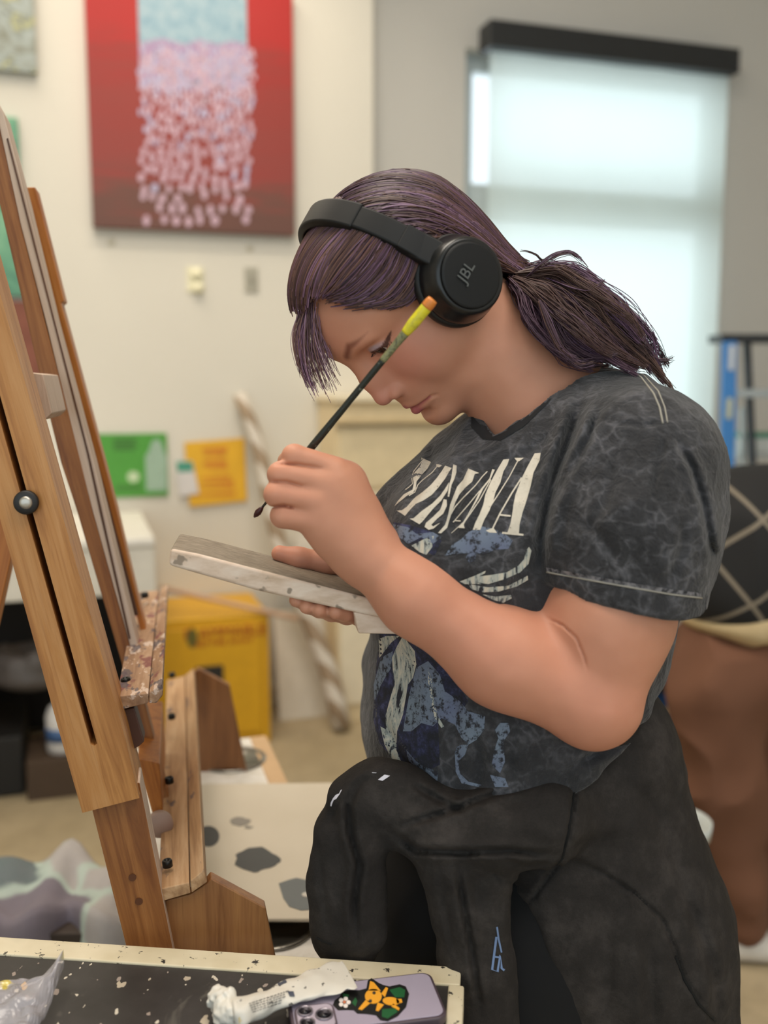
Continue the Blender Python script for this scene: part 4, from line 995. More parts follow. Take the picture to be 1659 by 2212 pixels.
# board held level by the far hand
m = Mat('board_painted', None, .7); P = m.coord('Position', scale=(14, 60, 60)); f, _ = m.noise(P, 3.5, 5, .65, .3)
m.base(m.ramp(f, [(.33, '#6f6455'), (.5, '#867a69'), (.66, '#958978'), (.80, '#c9b59f')])); M_btop = m.m
m = Mat('board_white', None, .7); P = m.coord('Position', scale=(10, 30, 30)); f, _ = m.noise(P, 3.0, 5, .6); g_, _ = m.noise(m.coord('Position'), 38, 3, .5)
m.base(m.mix(m.ramp(g_, [(.62, 0.0), (.66, .9)]), m.ramp(f, [(.3, '#c7ac93'), (.5, '#dcc5b1'), (.7, '#e6d4c3')]), '#8a7a6a')); M_bwh = m.m
YN, YF = .966, 1.066
BO = empty('painted_board', tuple(W(600, 1270, 1.0)), 'long narrow wooden board, grey on top and off-white on its edge, held out level', 'board')
def slab(name, front, Yn, Yf, mats, far=None, bevel=.004, topfaces=(0,)):
    n = len(front); A = [W(x, y, Yn) for x, y in front]; dv = V(-.012, Yf - Yn, 0); B = [a + dv for a in A]
    b = MB(); b.add(A + B, [tuple(range(n))[::-1]], 1); b.add(A + B, [tuple(range(n, 2 * n))], 1)
    for i in range(n): b.add([A[i], A[(i + 1) % n], B[(i + 1) % n], B[i]], [(0, 1, 2, 3)], 0 if i in topfaces else 1)
    return b.build(name, mats, BO, bevel=bevel, seg=3)
slab('plank', [(368, 1184), (430, 1196), (610, 1243), (840, 1303), (905, 1320), (900, 1352), (745, 1319), (556, 1277), (430, 1241), (364, 1222)], YN, YF, [M_btop, M_bwh], topfaces=(0, 1, 2, 3))
slab('block', [(764, 1322), (870, 1342), (930, 1352), (935, 1372), (774, 1369)], YN + .002, YF - .01, [M_bwh, M_bwh], bevel=.002, topfaces=())
# ================================================================== easel
def wood(name, c1, c2, c3, rough=.5, sc=1.0, knots=True):
    m = Mat(name, None, rough); P = m.coord('Object', scale=(34 * sc, 34 * sc, 2.6 * sc)); f, _ = m.noise(P, 1.6, 5, .62, .9); g_, _ = m.noise(m.coord('Object', scale=(260, 260, 9)), 1.5, 3, .6)
    c = m.ramp(f, [(.30, c1), (.50, c2), (.72, c3)]); h, _ = m.noise(m.coord('Object', scale=(9, 9, 3)), 1.3, 3)
    c = m.mix(m.math('MULTIPLY', m.ramp(g_, [(.52, 0.0), (.70, 1.0)]), .35), c, c1); c = m.mix(m.math('MULTIPLY', h, .30), c, c1); m.base(c); m.bump(g_, .12, .0006); return m.m
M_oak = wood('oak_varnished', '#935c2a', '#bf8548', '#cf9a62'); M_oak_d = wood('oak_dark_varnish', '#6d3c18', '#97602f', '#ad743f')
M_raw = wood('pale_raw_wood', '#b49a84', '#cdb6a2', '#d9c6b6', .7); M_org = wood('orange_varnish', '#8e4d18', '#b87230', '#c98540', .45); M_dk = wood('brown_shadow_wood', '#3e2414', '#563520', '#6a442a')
m = Mat('paint_spattered_wood', None, .65); P = m.coord('Object', scale=(40, 40, 4)); f, _ = m.noise(P, 1.6, 5, .6, .5); g_, gc = m.noise(m.coord('Object', scale=(60, 60, 22)), 1.2, 4, .65); h, _ = m.noise(m.coord('Object', scale=(30, 30, 14), loc=(3, 1, 7)), 1.1, 3, .6)
c = m.ramp(f, [(.3, '#7d5a42'), (.5, '#a98566'), (.7, '#c0a184')]); c = m.mix(m.ramp(g_, [(.56, 0.0), (.60, .9)]), c, '#d9c3b2'); c = m.mix(m.ramp(h, [(.58, 0.0), (.62, .85)]), c, '#7a3f3f')
h2, _ = m.noise(m.coord('Object', scale=(50, 50, 20), loc=(9, 4, 2)), 1.1, 3, .6); c = m.mix(m.ramp(h2, [(.55, 0.0), (.60, .8)]), c, '#4c4650'); m.base(c); M_spat = m.m
m = Mat('worn_shelf_wood', None, .65); P = m.coord('Object', scale=(46, 46, 3)); f, _ = m.noise(P, 1.5, 5, .6, .5); h2, _ = m.noise(m.coord('Object', scale=(40, 40, 18), loc=(9, 4, 2)), 1.1, 4, .6)
c = m.ramp(f, [(.32, '#8a6443'), (.5, '#b58e66'), (.7, '#c9a681')]); c = m.mix(m.ramp(h2, [(.62, 0.0), (.66, .7)]), c, '#4c4650'); m.base(c); M_shelf = m.m
DE = nrm(V(-.205, .979, 0)); NE = nrm(V(.979, .205, 0))
EA = empty('easel', tuple(ZP(470, 2900, 0.0)), 'tall wooden studio easel with slotted post and paint-crusted trays', 'easel')
def beam(name, poly, Y, depth, mat, parent=None, side=None, bevel=.0015, axis=None, dv=None):
    """piece of timber: outline poly seen at depth Y, pushed away by depth"""
    A = [W(x, y, Y) for x, y in poly]; d = DE * depth if dv is None else np.asarray(dv); B = [a + d for a in A]; n = len(A)
    b = MB(); b.add(A + B, [tuple(range(n))[::-1], tuple(range(n, 2 * n))], 0)
    for i in range(n): b.add([A[i], A[(i + 1) % n], B[(i + 1) % n], B[i]], [(0, 1, 2, 3)], 1 if side is not None else 0)
    mats = [mat] + ([side] if side is not None else [])
    o = b.build(name, mats, parent or EA, bevel=bevel)
    if axis is None: L = [(np.linalg.norm(A[(i + 1) % n] - A[i]), i) for i in range(n)]; i = max(L)[1]; axis = A[(i + 1) % n] - A[i]
    z = nrm(axis); y = nrm(d - z * (d @ z)) if np.linalg.norm(d - z * (d @ z)) > 1e-6 else nrm(np.cross(z, V(1, 0, .3))); x = np.cross(y, z)
    M = Matrix(np.stack([x, y, z], 1).tolist()).to_4x4(); M.translation = Vector(sum(A) / n)
    return local_part(o, M)
def rx(y): return 103 + .281 * (y - 1000)      # right edge of the slotted post
def lx(y): return 0 + .2776 * (y - 1120)
def cx(y): return 57 + .2797 * (y - 1085)
# slotted post: one mesh, the slot runs right through it
b = MB(); Yp = 1.0
def pr_(poly, mi=0):
    A = [W(x, y, Yp) for x, y in poly]; B = [a + DE * .078 for a in A]; n = len(A); b.add(A + B, [tuple(range(n))[::-1], tuple(range(n, 2 * n))], 0)
    for i in range(n): b.add([A[i], A[(i + 1) % n], B[(i + 1) % n], B[i]], [(0, 1, 2, 3)], 1)
yt, ys0, ys1 = 250, 520, 1600
pr_([(lx(ys0), ys0), (cx(ys0) - 8, ys0), (cx(ys1) - 7, ys1), (lx(ys1), ys1)]); pr_([(cx(ys0) + 8, ys0), (rx(ys0), ys0), (rx(ys1), ys1), (cx(ys1) + 7, ys1)])
pr_([(lx(yt), yt), (rx(yt), yt), (rx(ys0), ys0), (lx(ys0), ys0)]); pr_([(lx(ys1), ys1), (cx(ys1) - 7, ys1), (cx(ys1) - 5, ys1 + 8), (cx(ys1) + 3, ys1 + 11), (cx(ys1) + 9, ys1 + 6), (cx(ys1) + 7, ys1), (rx(ys1), ys1), (301, 1724), (178, 1756)])
o = b.build('slotted_post', [M_oak, M_raw], EA); ax_ = W(rx(300), 300, 1) - W(rx(1600), 1600, 1)
z = nrm(ax_); y = nrm(DE - z * (DE @ z)); x = np.cross(y, z); M = Matrix(np.stack([x, y, z], 1).tolist()).to_4x4(); M.translation = Vector(W(60, 1100, 1.0)); local_part(o, M)
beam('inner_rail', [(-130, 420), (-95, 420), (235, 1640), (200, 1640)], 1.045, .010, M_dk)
beam('lower_post', [(186, 1700), (302, 1690), (380, 2080), (655, 3300), (560, 3300), (281, 2080)], 1.014, .045, M_oak_d, side=M_raw)
for px_, py_ in ((286, 1895), (300, 1947)):
    q = W(px_, py_, 1.0135); b = MB(); b.lathe([(.0042, 0), (.0042, .001)], q, -DE, 16); b.build('dowel_plug', simple('dark_plug', '#5a3114', .6), EA)
# knob in the slot
q = W(57, 1085, .994)
b = MB(); b.lathe([(.004, -.03), (.0125, -.001), (.0125, .003), (.011, .0045), (.004, .0045)], q, -DE, 32); kn = b.build('knob_washer', simple('black_rubber', '#1d1b1a', .5), EA, smooth=True)
b = MB(); b.lathe([(.0001, .0068), (.0035, .0066), (.0056, .0058), (.0068, .0046), (.0069, .003)], q, -DE, 32); b.build('bolt_head', simple('worn_nickel', '#b9b3a8', .35, .8), kn, smooth=True)
# middle mast (grooved) and the far post
beam('mast', [(-60, 200), (-18, 200), (43, 482), (139, 860), (174, 1000), (198, 1100), (290, 1430), (400, 1860), (360, 1860), (262, 1430), (165, 1100), (132, 1000), (97, 860), (9, 482)], 1.26, .03, M_oak_d)
beam('mast_side_rail', [(-18, 200), (8, 245), (57, 430), (120, 690), (203, 1000), (227, 1100), (300, 1400), (312, 1470), (290, 1430), (198, 1100), (172, 1000), (100, 700), (43, 482)], 1.262, .05, M_raw)
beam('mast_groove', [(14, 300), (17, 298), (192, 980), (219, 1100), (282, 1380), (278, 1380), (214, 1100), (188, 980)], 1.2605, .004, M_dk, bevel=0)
beam('far_gap_shade', [(30, 380), (60, 450), (110, 640), (206, 985), (240, 1110), (298, 1330), (285, 1330), (190, 985)], 1.33, .02, M_dk)  # dark strip standing in for the shaded gap beside the far post
beam('far_post', [(47, 404), (76, 404), (139, 650), (132, 655), (226, 1000), (252, 1100), (297, 1290), (330, 1420), (318, 1420), (238, 1110), (205, 985), (110, 655)], 1.34, .04, M_org)
beam('cross_block', [(62, 804), (93, 808), (113, 893), (96, 908), (78, 900)], 1.10, .14, M_raw)
beam('rear_leg', [(-2, 1090), (50, 1090), (-150, 1980), (-204, 1980)], 1.22, .04, M_org)
# upper tray
tr_ = beam('upper_tray', [(251, 1504), (321, 1497), (321, 1519), (256, 1535)], 1.05, .56, M_spat, axis=DE)
beam('tray_lip', [(322, 1496), (350, 1477), (352, 1502), (338, 1519), (322, 1520)], 1.05, .56, M_spat, axis=DE)
beam('tray_bracket', [(258, 1536), (290, 1529), (312, 1602), (301, 1612), (283, 1622)], 1.056, .03, simple('brown_painted_bracket', '#54382c', .6))
beam('shelf_board', [(342, 1921), (409, 1906), (412, 1930), (350, 1948)], 1.02, .79, M_shelf, axis=DE)
beam('shelf_lip', [(411, 1903), (440, 1879), (448, 1906), (414, 1930)], 1.02, .79, M_shelf, axis=DE)
def boltp(px_, py_, Y, r_=.0058):
    q = W(px_, py_, Y); b = MB(); up = nrm(UP - NE * .1); b.lathe([(r_ * .5, .0), (r_, .0), (r_, .0065), (r_ * .85, .008), (r_ * .55, .008), (r_ * .5, .004), (.0002, .004)], q - up * .002, up, 24); b.build('bolt', simple('blackened_bolt', '#1c1c1b', .4, .4), EA, smooth=True)
for a in ((272, 1475, 1.105), (313, 1288, 1.50), (362, 1868, 1.055), (366, 1688, 1.24), (371, 1550, 1.475), (372, 1460, 1.68)): boltp(*a)
pn_ = [(350, 1948), (412, 1932), (448, 1908), (456, 1898), (574, 1962), (640, 2290), (420, 2290), (372, 2040)]
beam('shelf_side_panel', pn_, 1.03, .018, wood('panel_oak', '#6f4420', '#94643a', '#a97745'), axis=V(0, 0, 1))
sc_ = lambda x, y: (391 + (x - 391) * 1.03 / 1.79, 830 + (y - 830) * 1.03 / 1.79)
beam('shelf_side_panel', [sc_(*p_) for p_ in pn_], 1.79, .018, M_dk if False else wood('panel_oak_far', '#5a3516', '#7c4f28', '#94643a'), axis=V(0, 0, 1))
q = W(345, 1782, 1.16); b = MB(); b.lathe([(.004, -.02), (.0155, -.01), (.017, 0), (.0155, .004), (.0005, .005)], q, -DE, 28); b.build('adjusting_knob', simple('pinkish_wood_knob', '#a58b7e', .6), EA, smooth=True)
beam('base_cross_rail', [(296, 1640), (345, 1650), (352, 1760), (330, 1760)], 1.18, .25, M_org)
beam('floor_runner', [(150, 3220), (760, 3330), (760, 3420), (150, 3300)], 1.06, .06, M_oak_d)
# ================================================================== table in the foreground
TZ = .800
TP = lambda x, y, z=TZ: ZP(x, y, z)
TB = empty('work_table', tuple(TP(400, 2300) * V(1, 1, 0)), 'paint-flecked black work table with cream edging in the foreground', 'table')
c0, c1 = TP(-500, 1995), TP(996, 2094); ed = nrm(c1 - c0); eo = np.cross(ed, UP)            # eo points towards the camera
c0 = c1 - ed * 1.25
eo = nrm(V(ed[1], -ed[0], 0)); tw = .56
m = Mat('flecked_black_top', None, .45); P = m.coord('Position'); 
def flecks(m, P, sc, thr, seed):
    mp = m.n('ShaderNodeMapping'); mp.inputs['Location'].default_value = (seed, seed * 2, 0); mp.inputs['Rotation'].default_value = (0, 0, .6); mp.inputs['Scale'].default_value = (1, .55, 1); m.l(P, mp.inputs[0])
    v_ = m.n('ShaderNodeTexVoronoi'); v_.inputs['Scale'].default_value = sc; v_.inputs['Randomness'].default_value = 1; 
    nz = m.n('ShaderNodeVectorMath', operation='ADD'); ns_ = m.n('ShaderNodeVectorMath', operation='SCALE'); ns_.inputs['Scale'].default_value = .02; _, cc = m.noise(mp.outputs[0], 60, 3); m.l(cc, ns_.inputs[0]); m.l(mp.outputs[0], nz.inputs[0]); m.l(ns_.outputs[0], nz.inputs[1]); m.l(nz.outputs[0], v_.inputs['Vector'])
    sz = m.math('MULTIPLY', v_.outputs['Color'], 1.0); sep = m.n('ShaderNodeSeparateColor'); m.l(v_.outputs['Color'], sep.inputs[0])
    t_ = m.math('MULTIPLY', sep.outputs[0], thr); t_ = m.math('SUBTRACT', t_, thr * .62); return m.math('LESS_THAN', v_.outputs['Distance'], t_), sep
f, _ = m.noise(P, 14, 5, .65); c = m.ramp(f, [(.3, '#232120'), (.6, '#343130'), (.8, '#45413d')])
k1, s1 = flecks(m, P, 42, .55, 1.3); c = m.mix(k1, c, '#b9ac98'); k2, s2 = flecks(m, P, 26, .40, 4.1); c = m.mix(k2, c, '#c79a4a'); k3, s3 = flecks(m, P, 75, .75, 7.7); c = m.mix(k3, c, '#9d8f86'); k4, s4 = flecks(m, P, 110, .8, 2.9); c = m.mix(k4, c, '#cfc6b6')
h, _ = m.noise(P, 9, 4, .7, 1.5); c = m.mix(m.ramp(h, [(.66, 0.0), (.80, .5)]), c, '#7f7a70'); m.base(c); M_ttop = m.m
m = Mat('cream_edging', None, .5); P = m.coord('Position'); f, _ = m.noise(P, 70, 4, .7); g_, _ = m.noise(P, 30, 4, .7); h, _ = m.noise(P, 16, 3)
c = m.ramp(h, [(.3, '#cfc2a2'), (.6, '#e2d7bb'), (.8, '#c9c0a6')]); c = m.mix(m.ramp(f, [(.62, 0.0), (.65, 1.0)]), c, '#2b2723'); c = m.mix(m.ramp(g_, [(.68, 0.0), (.72, .7)]), c, '#b39f4e'); m.base(c); M_tedge = m.m
def flat(name, P4, z0, z1, mat, parent, bevel=.001):
    A = [V(p_[0], p_[1], z1) for p_ in P4]; b = MB(); b.prism(A, V(0, 0, z0 - z1)); return b.build(name, mat, parent, bevel=bevel)
flat('table_top', [c0, c1, c1 + eo * tw, c0 + eo * tw], TZ - .022, TZ - .002, M_ttop, TB)
tq_ = .027
flat('edging', [c0 + eo * -.004, c1 + eo * -.004, c1 + eo * tq_, c0 + eo * tq_], TZ - .026, TZ + .0005, M_tedge, TB, .002)
flat('edging', [c1 - ed * .012 + eo * tq_, c1 + ed * .004 + eo * tq_, c1 + ed * .004 + eo * tw, c1 - ed * .012 + eo * tw], TZ - .026, TZ + .0003, M_tedge, TB, .002)
for s_ in (.04, 1.20):
    for t_ in (.04, .52):
        p_ = c0 + ed * s_ + eo * t_; b = MB(); b.box((p_[0], p_[1], (TZ - .03) / 2), (.022, .022, (TZ - .03) / 2)); b.build('table_leg', M_oak_d, TB, bevel=.002)
# phone lying on the table
pa = TP(617, 2138, TZ + .009); pu = nrm(TP(930, 2099, TZ + .009) - TP(640, 2134, TZ + .009)); pw_ = nrm(np.cross(UP, pu)) * -1; 
PH = empty('phone', tuple(pa), 'mobile phone in lilac case with an orange animal sticker, lying face down', 'phone')
PF = np.stack([pu, np.cross(UP, pu), UP], 1)
def pp(u, v, z=0): return V(*(pa[:2]), TZ) + pu * u + pw_ * v + UP * z
def rrect(u0, v0, u1, v1, r_, z, n=7):
    out = []
    for cx_, cy_, a0 in ((u1 - r_, v1 - r_, 0), (u0 + r_, v1 - r_, 90), (u0 + r_, v0 + r_, 180), (u1 - r_, v0 + r_, 270)):
        for i in range(n): a = R(a0 + 90 * i / (n - 1)); out.append(pp(cx_ + r_ * math.cos(a), cy_ + r_ * math.sin(a), z))
    return out
def plate(name, pts, th, mat, parent, bevel=.001): b = MB(); b.prism(pts, V(0, 0, -th)); return b.build(name, mat, parent, bevel=bevel)
PL, PW2 = .1465, .073
plate('case_frame', rrect(0, 0, PL, PW2, .011, .0105), .0100, simple('mauve_case_edge', '#4d4048', .45), PH, .002)
plate('case_back', rrect(.003, .003, PL - .003, PW2 - .003, .009, .0112), .0012, simple('lilac_back', '#a9a0b2', .3), PH, .0005)
cb = plate('camera_bump', rrect(.004, .034, .042, .0725, .009, .0135), .003, simple('bump_rim', '#5d5058', .4), PH, .001)
plate('bump_plate', rrect(.006, .036, .040, .0705, .007, .0140), .001, simple('pale_bump_plate', '#b5aab8', .3), cb, .0003)
for u_, v_, r_ in ((.014, .045, .0075), (.031, .053, .0085), (.014, .062, .0075)):
    b = MB(); b.lathe([(r_, 0), (r_, .0018), (r_ * .88, .0022), (r_ * .85, .0012), (.0002, .0012)], pp(u_, v_, .0138), UP, 32); o = b.build('lens', simple('lens_ring', '#8d8790', .25, .6), cb, smooth=True)
    b = MB(); b.lathe([(r_ * .8, 0), (.0002, .0005)], pp(u_, v_, .0152), UP, 28); b.build('lens_glass', simple('lens_glass_dark', '#14131a', .08), cb, smooth=True)
# sticker on the phone (drawn flat, at its real size)
sx = lambda x, y: ZP(380 + x / 2.5136, 1900 + y / 2.5136, TZ + .0118)
def stick(name, polys, mat, dz, parent):
    b = MB()
    for poly in polys:
        A = [sx(*p_) + UP * dz for p_ in poly]; b.prism(A, V(0, 0, -.0004))
    return b.build(name, mat, parent)
STK = stick('sticker', [[(852, 680), (862, 655), (890, 635), (900, 612), (940, 600), (1000, 600), (1035, 590), (1042, 548), (1062, 535), (1100, 560), (1125, 572), (1160, 580), (1215, 568), (1248, 580), (1266, 620), (1250, 690), (1205, 740), (1150, 768), (1110, 762), (1085, 735), (1030, 728), (985, 726), (965, 708), (930, 706), (880, 708)]], simple('sticker_black', '#101210', .5), 0, PH)
M_or = simple('sticker_orange', '#eba42c', .5); M_gr = simple('sticker_green', '#1d5a31', .5); M_wh = simple('sticker_white', '#efe6e0', .5)
def disc(cx_, cy_, rx_, ry_, n=20, rot=0): return [(cx_ + rx_ * math.cos(a) * math.cos(rot) - ry_ * math.sin(a) * math.sin(rot), cy_ + rx_ * math.cos(a) * math.sin(rot) + ry_ * math.sin(a) * math.cos(rot)) for a in np.linspace(0, 2 * math.pi, n, endpoint=False)]
stick('animal_shape', [disc(1072, 635, 46, 40), disc(1168, 662, 46, 22, rot=.1), [(1045, 605), (1055, 552), (1075, 560), (1112, 605)], [(1030, 655), (990, 705), (1010, 710), (1060, 668)], [(1195, 650), (1225, 650), (1230, 668), (1200, 676)], [(1180, 675), (1215, 700), (1210, 712), (1170, 690)],
                       [(1115, 620), (1140, 585), (1152, 592), (1135, 640)], [(1095, 670), (1085, 712), (1100, 716), (1130, 680)]], M_or, .0004, STK)
stick('leaf_shape', [[(1160, 600), (1215, 585), (1245, 600), (1240, 640), (1190, 640)], [(1120, 705), (1190, 700), (1205, 718), (1150, 755), (1118, 745)], [(905, 620), (940, 625), (935, 640), (910, 642)], [(955, 670), (975, 640), (985, 660), (975, 690)]], M_gr, .0003, STK)
stick('flower_shape', [disc(915 + 22 * math.cos(a), 668 + 20 * math.sin(a), 12, 11) for a in np.linspace(0, 5.03, 5)], M_wh, .0005, STK)
stick('flower_centre', [disc(915, 668, 8, 7)], simple('sticker_centre', '#d9805a', .5), .0008, STK)
stick('eye_shape', [disc(1076, 618, 9, 8), disc(1056, 662, 9, 8)], simple('sticker_eye', '#3a342c', .5), .0008, STK)
# squeezed tube of white paint
m = Mat('white_tube', None, .4); P = m.coord('Position'); f, _ = m.noise(P, 95, 3, .6); g_, _ = m.noise(P, 60, 3, .6); h, _ = m.noise(m.coord('Position', loc=(3, 3, 3)), 50, 3)
c = m.mix(m.ramp(f, [(.64, 0.0), (.66, .9)]), '#d8d3c8', '#2c2a28'); c = m.mix(m.ramp(h, [(.68, 0.0), (.71, .8)]), c, '#c9ac45'); m.base(c); M_tube = m.m
TU = empty('paint_tube', tuple(TP(600, 2170)), 'crumpled white paint tube with lumpy cap, resting partly on the phone', 'paint tube')
P_ = np.array([(500, 2190, .020, .013, .012), (520, 2186, .020, .016, .011), (550, 2174, .019, .014, .009), (590, 2158, .019, .0145, .0075), (640, 2137, .0195, .0185, .0062), (680, 2124, .0195, .0215, .0045), (720, 2112, .0195, .0230, .0025), (748, 2106, .0195, .0240, .0010), (757, 2104, .0195, .0240, .0007)])
path = [tuple(np.interp(t_, np.linspace(0, 1, 9), P_[:, c_]) for c_ in range(5)) for t_ in np.linspace(0, 1, 25)]
vs = []; n = 28
for i, (x_, y_, z_, hw_, hh_) in enumerate(path):
    c_ = ZP(x_, y_, TZ + z_); a_ = ZP(path[min(i + 1, 24)][0], path[min(i + 1, 24)][1], TZ + z_) - ZP(path[max(i - 1, 0)][0], path[max(i - 1, 0)][1], TZ + z_); t_ = nrm(a_ * V(1, 1, 0)); s_ = V(-t_[1], t_[0], 0)
    for k in range(n):
        a = 2 * math.pi * k / n; w_ = 1 + .10 * math.sin(3 * a + i * 1.7) + .06 * math.sin(5 * a + i); q_ = c_ + s_ * hw_ * math.cos(a) * w_ + UP * hh_ * math.sin(a) * w_; vs.append(q_ + UP * (float(vnoise(np.array([q_ * 90], np.float32))[0]) - .5) * .005 * min(1, hh_ / .006) + s_ * (float(vnoise(np.array([q_ * 70 + 9], np.float32))[0]) - .5) * .005)
b = MB(); b.add(vs, [(i * n + k, i * n + (k + 1) % n, (i + 1) * n + (k + 1) % n, (i + 1) * n + k) for i in range(24) for k in range(n)] + [tuple(range(n))[::-1], tuple(24 * n + k for k in range(n))]); tb_o = b.build('tube_body', M_tube, TU, smooth=True)
TBV = bvhof([tuple(v.co) for v in tb_o.data.vertices], [(f.vertices[0], f.vertices[1], f.vertices[2]) for f in tb_o.data.polygons if len(f.vertices) == 4] + [(f.vertices[0], f.vertices[2], f.vertices[3]) for f in tb_o.data.polygons if len(f.vertices) == 4]) if False else BVHTree.FromPolygons([tuple(v.co) for v in tb_o.data.vertices], [tuple(f.vertices) for f in tb_o.data.polygons])
sbd = tb_o.modifiers.new('sub', 'SUBSURF'); sbd.levels = sbd.render_levels = 1
ca_ = ZP(505, 2188, TZ + .018); cb_ = ZP(470, 2160, TZ + .016)
vv, ff = sdf_mesh([cap(ca_, (ca_ + cb_) / 2, .0105, .0115, k=.004), ell(cb_, (.0095, .011, .013), k=.004), ell(ZP(492, 2152, TZ + .024), (.008, .008, .008), k=.006), ell(ZP(484, 2196, TZ + .012), (.009, .009, .009), k=.006)], ca_ - .06, ca_ + .06, .0012, lambda p: (vnoise(p * 220) - .5) * .004, dmax=.003)
link('tube_cap', mesh_np(vv, ff), simple('chalky_white_cap', '#dedad0', .5), TU)
M_pr = simple('small_print', '#6a6866', .6)
RT = np.random.RandomState(5); bars = []
for r_ in range(5):
    x_ = 538 + 2 * r_
    while x_ < 618 - 3 * r_:
        w_ = RT.uniform(3, 8); yc = 2167 + 5.2 * r_ - (x_ - 538) * .33; bars.append([(x_, yc), (x_ + w_, yc - .33 * w_), (x_ + w_, yc - .33 * w_ + 2), (x_, yc + 2)]); x_ += w_ + 1.8
decal('small_print', bars, lambda x, y: (x, y), M_pr, TBV, TU, maxlen=6, off=.0012)
decal('printed_badge', [[(596, 2118), (616, 2112), (620, 2122), (602, 2129)], [(621, 2141), (634, 2141), (637, 2152), (626, 2152)]], lambda x, y: (x, y), simple('badge_blue', '#3f4556', .5), TBV, TU, maxlen=6, off=.0012)
# plastic bag corner, crumpled
m = Mat('clear_plastic', '#e8e6ee', .12); m.b.inputs['Alpha'].default_value = .45; m.b.inputs['Specular IOR Level'].default_value = .9; f, _ = m.noise(m.coord('Position'), 40, 3); 
P = m.coord('Position'); y_, _ = m.noise(P, 22, 3, .6); m.base(m.mix(m.ramp(y_, [(.62, 0.0), (.66, 1.0)]), '#dcdae4', '#d8c65a')); m.l(m.math('ADD', m.math('MULTIPLY', m.ramp(y_, [(.62, 0.0), (.66, 1.0)]), .4), .42), m.b.inputs['Alpha']); M_pl = m.m
n = 46; vs = []; out = [(-60, 2190), (0, 2150), (30, 2138), (70, 2140), (100, 2126), (140, 2112)]
for j in range(n):
    for i in range(n):
        u_ = i / (n - 1); v_ = j / (n - 1); x_ = -110 + 250 * u_; top = np.interp(x_, [-110, 0, 30, 75, 100, 128, 140], [2165, 2148, 2136, 2138, 2128, 2116, 2114]); bot = np.interp(x_, [-110, 60, 90, 140], [2330, 2300, 2240, 2122])
        p_ = ZP(x_, top + (bot - top) * v_, TZ); q_ = p_ * 40; hh = .006 + .030 * float(vnoise(np.array([p_ * 28], np.float32))[0]) * math.sin(math.pi * min(1, max(0.02, v_ * .94 + .03))) ** .5 + .012 * abs(float(vnoise(np.array([p_ * 75], np.float32))[0]) - .5)
        vs.append(p_ + UP * hh)
fs = [(j * n + i, j * n + i + 1, (j + 1) * n + i + 1, (j + 1) * n + i) for j in range(n - 1) for i in range(n - 1)]
o = link('plastic_bag', mesh_np(vs, fs, smooth=False), M_pl); tag(o, 'crumpled clear plastic bag with yellow paint on the corner of the black table', 'plastic bag')
# ================================================================== things on and by the far wall
def wallthing(name, label, cat, px0, py0, px1, py1, off, th, mats, bevel=.002, group=None):
    """flat thing hung on the wall: its face spans two photo corners, in the wall's own axes"""
    s0, z1 = SW(px0, py0, off); s1, z0 = SW(px1, py1, off)
    o = wbox(name, (s0, z0), (s1, z1), mats, off - th, off, bevel=bevel); tag(o, label, cat, group); return o
def on_face(o, polys, mats, name, parent, lift=.0012, mis=None):
    pass
def facemesh(name, polys, off, mat, parent, lift=.001, th=.0008):
    """polygons given as photo points on the wall-parallel plane at distance off"""
    b = MB()
    for poly in polys: A = [WP(x, y, off + lift) for x, y in poly]; b.prism(A, E2 * th)
    return b.build(name, mat, parent)
# the big red painting
m = Mat('painting_ground', None, .6); P = m.coord('Object'); sp = m.n('ShaderNodeSeparateXYZ'); m.l(P, sp.inputs[0]); P2 = m.coord('Object', scale=(1.2, 1, 9)); f, _ = m.noise(P2, 2.2, 4, .6)
zz = m.math('ADD', m.math('MULTIPLY', sp.outputs['Z'], .80), m.math('MULTIPLY', f, .35)); zz = m.math('ADD', zz, .36)
m.base(m.ramp(zz, [(.02, '#5d4037'), (.24, '#6b443a'), (.34, '#8c3a33'), (.58, '#93322b'), (.68, '#9a2a24'), (.76, '#ad1f1b'), (.97, '#b01a17')])); M_red = m.m
red = wallthing('abstract_painting', 'large red painting with pale vertical band of falling white petals', 'painting', 180, -70, 638, 509, .045, .04, M_red)
def flow(name, stops, sc=30):
    m = Mat(name, None, .6); f, _ = m.noise(m.coord('Object'), sc, 4, .7, .5); m.base(m.ramp(f, stops)); return m.m
RP = np.random.RandomState(3)
facemesh('blue_band', [[(296, -48), (532, -28), (534, 95), (500, 88), (470, 96), (430, 84), (400, 96), (350, 82), (300, 92)]], .045, flow('pale_blue_paint', [(.35, '#7d9fb3'), (.5, '#98b4c2'), (.68, '#a9bcc6')]), red)
facemesh('lilac_band', [[(300, 82), (350, 72), (400, 84), (470, 86), (534, 84), (538, 190), (500, 205), (470, 182), (440, 205), (400, 188), (360, 206), (330, 184), (302, 196)]], .045, flow('lilac_mottle', [(.38, '#8d6f9a'), (.48, '#b394b4'), (.56, '#a9b2ca'), (.68, '#c27480')], 55), red, lift=.0008)
pet = [[], []]
y = 110.0
while y < 492:
    t_ = (y - 110) / 382; stepx = 8.5 + 25 * t_ ** 1.8; r_ = 4.4 + 4.4 * t_; x0_ = 302 + RP.rand() * stepx
    while x0_ < 548 - (0 if t_ < .95 else 6):
        if RP.rand() > .10: pet[int(RP.rand() < .35 * (1 - t_))].append(disc(x0_ + RP.randn() * 2, y + RP.randn() * 3.0, r_ * RP.uniform(.7, 1.0), r_ * RP.uniform(1.1, 1.6), 9))
        x0_ += stepx * RP.uniform(.8, 1.2)
    y += 9.5 + 19 * t_ ** 1.5
pt = facemesh('petals', pet[0], .045, simple('pink_white_paint', '#c9a9b9', .6), red, lift=.0014); pt['kind'] = 'stuff'
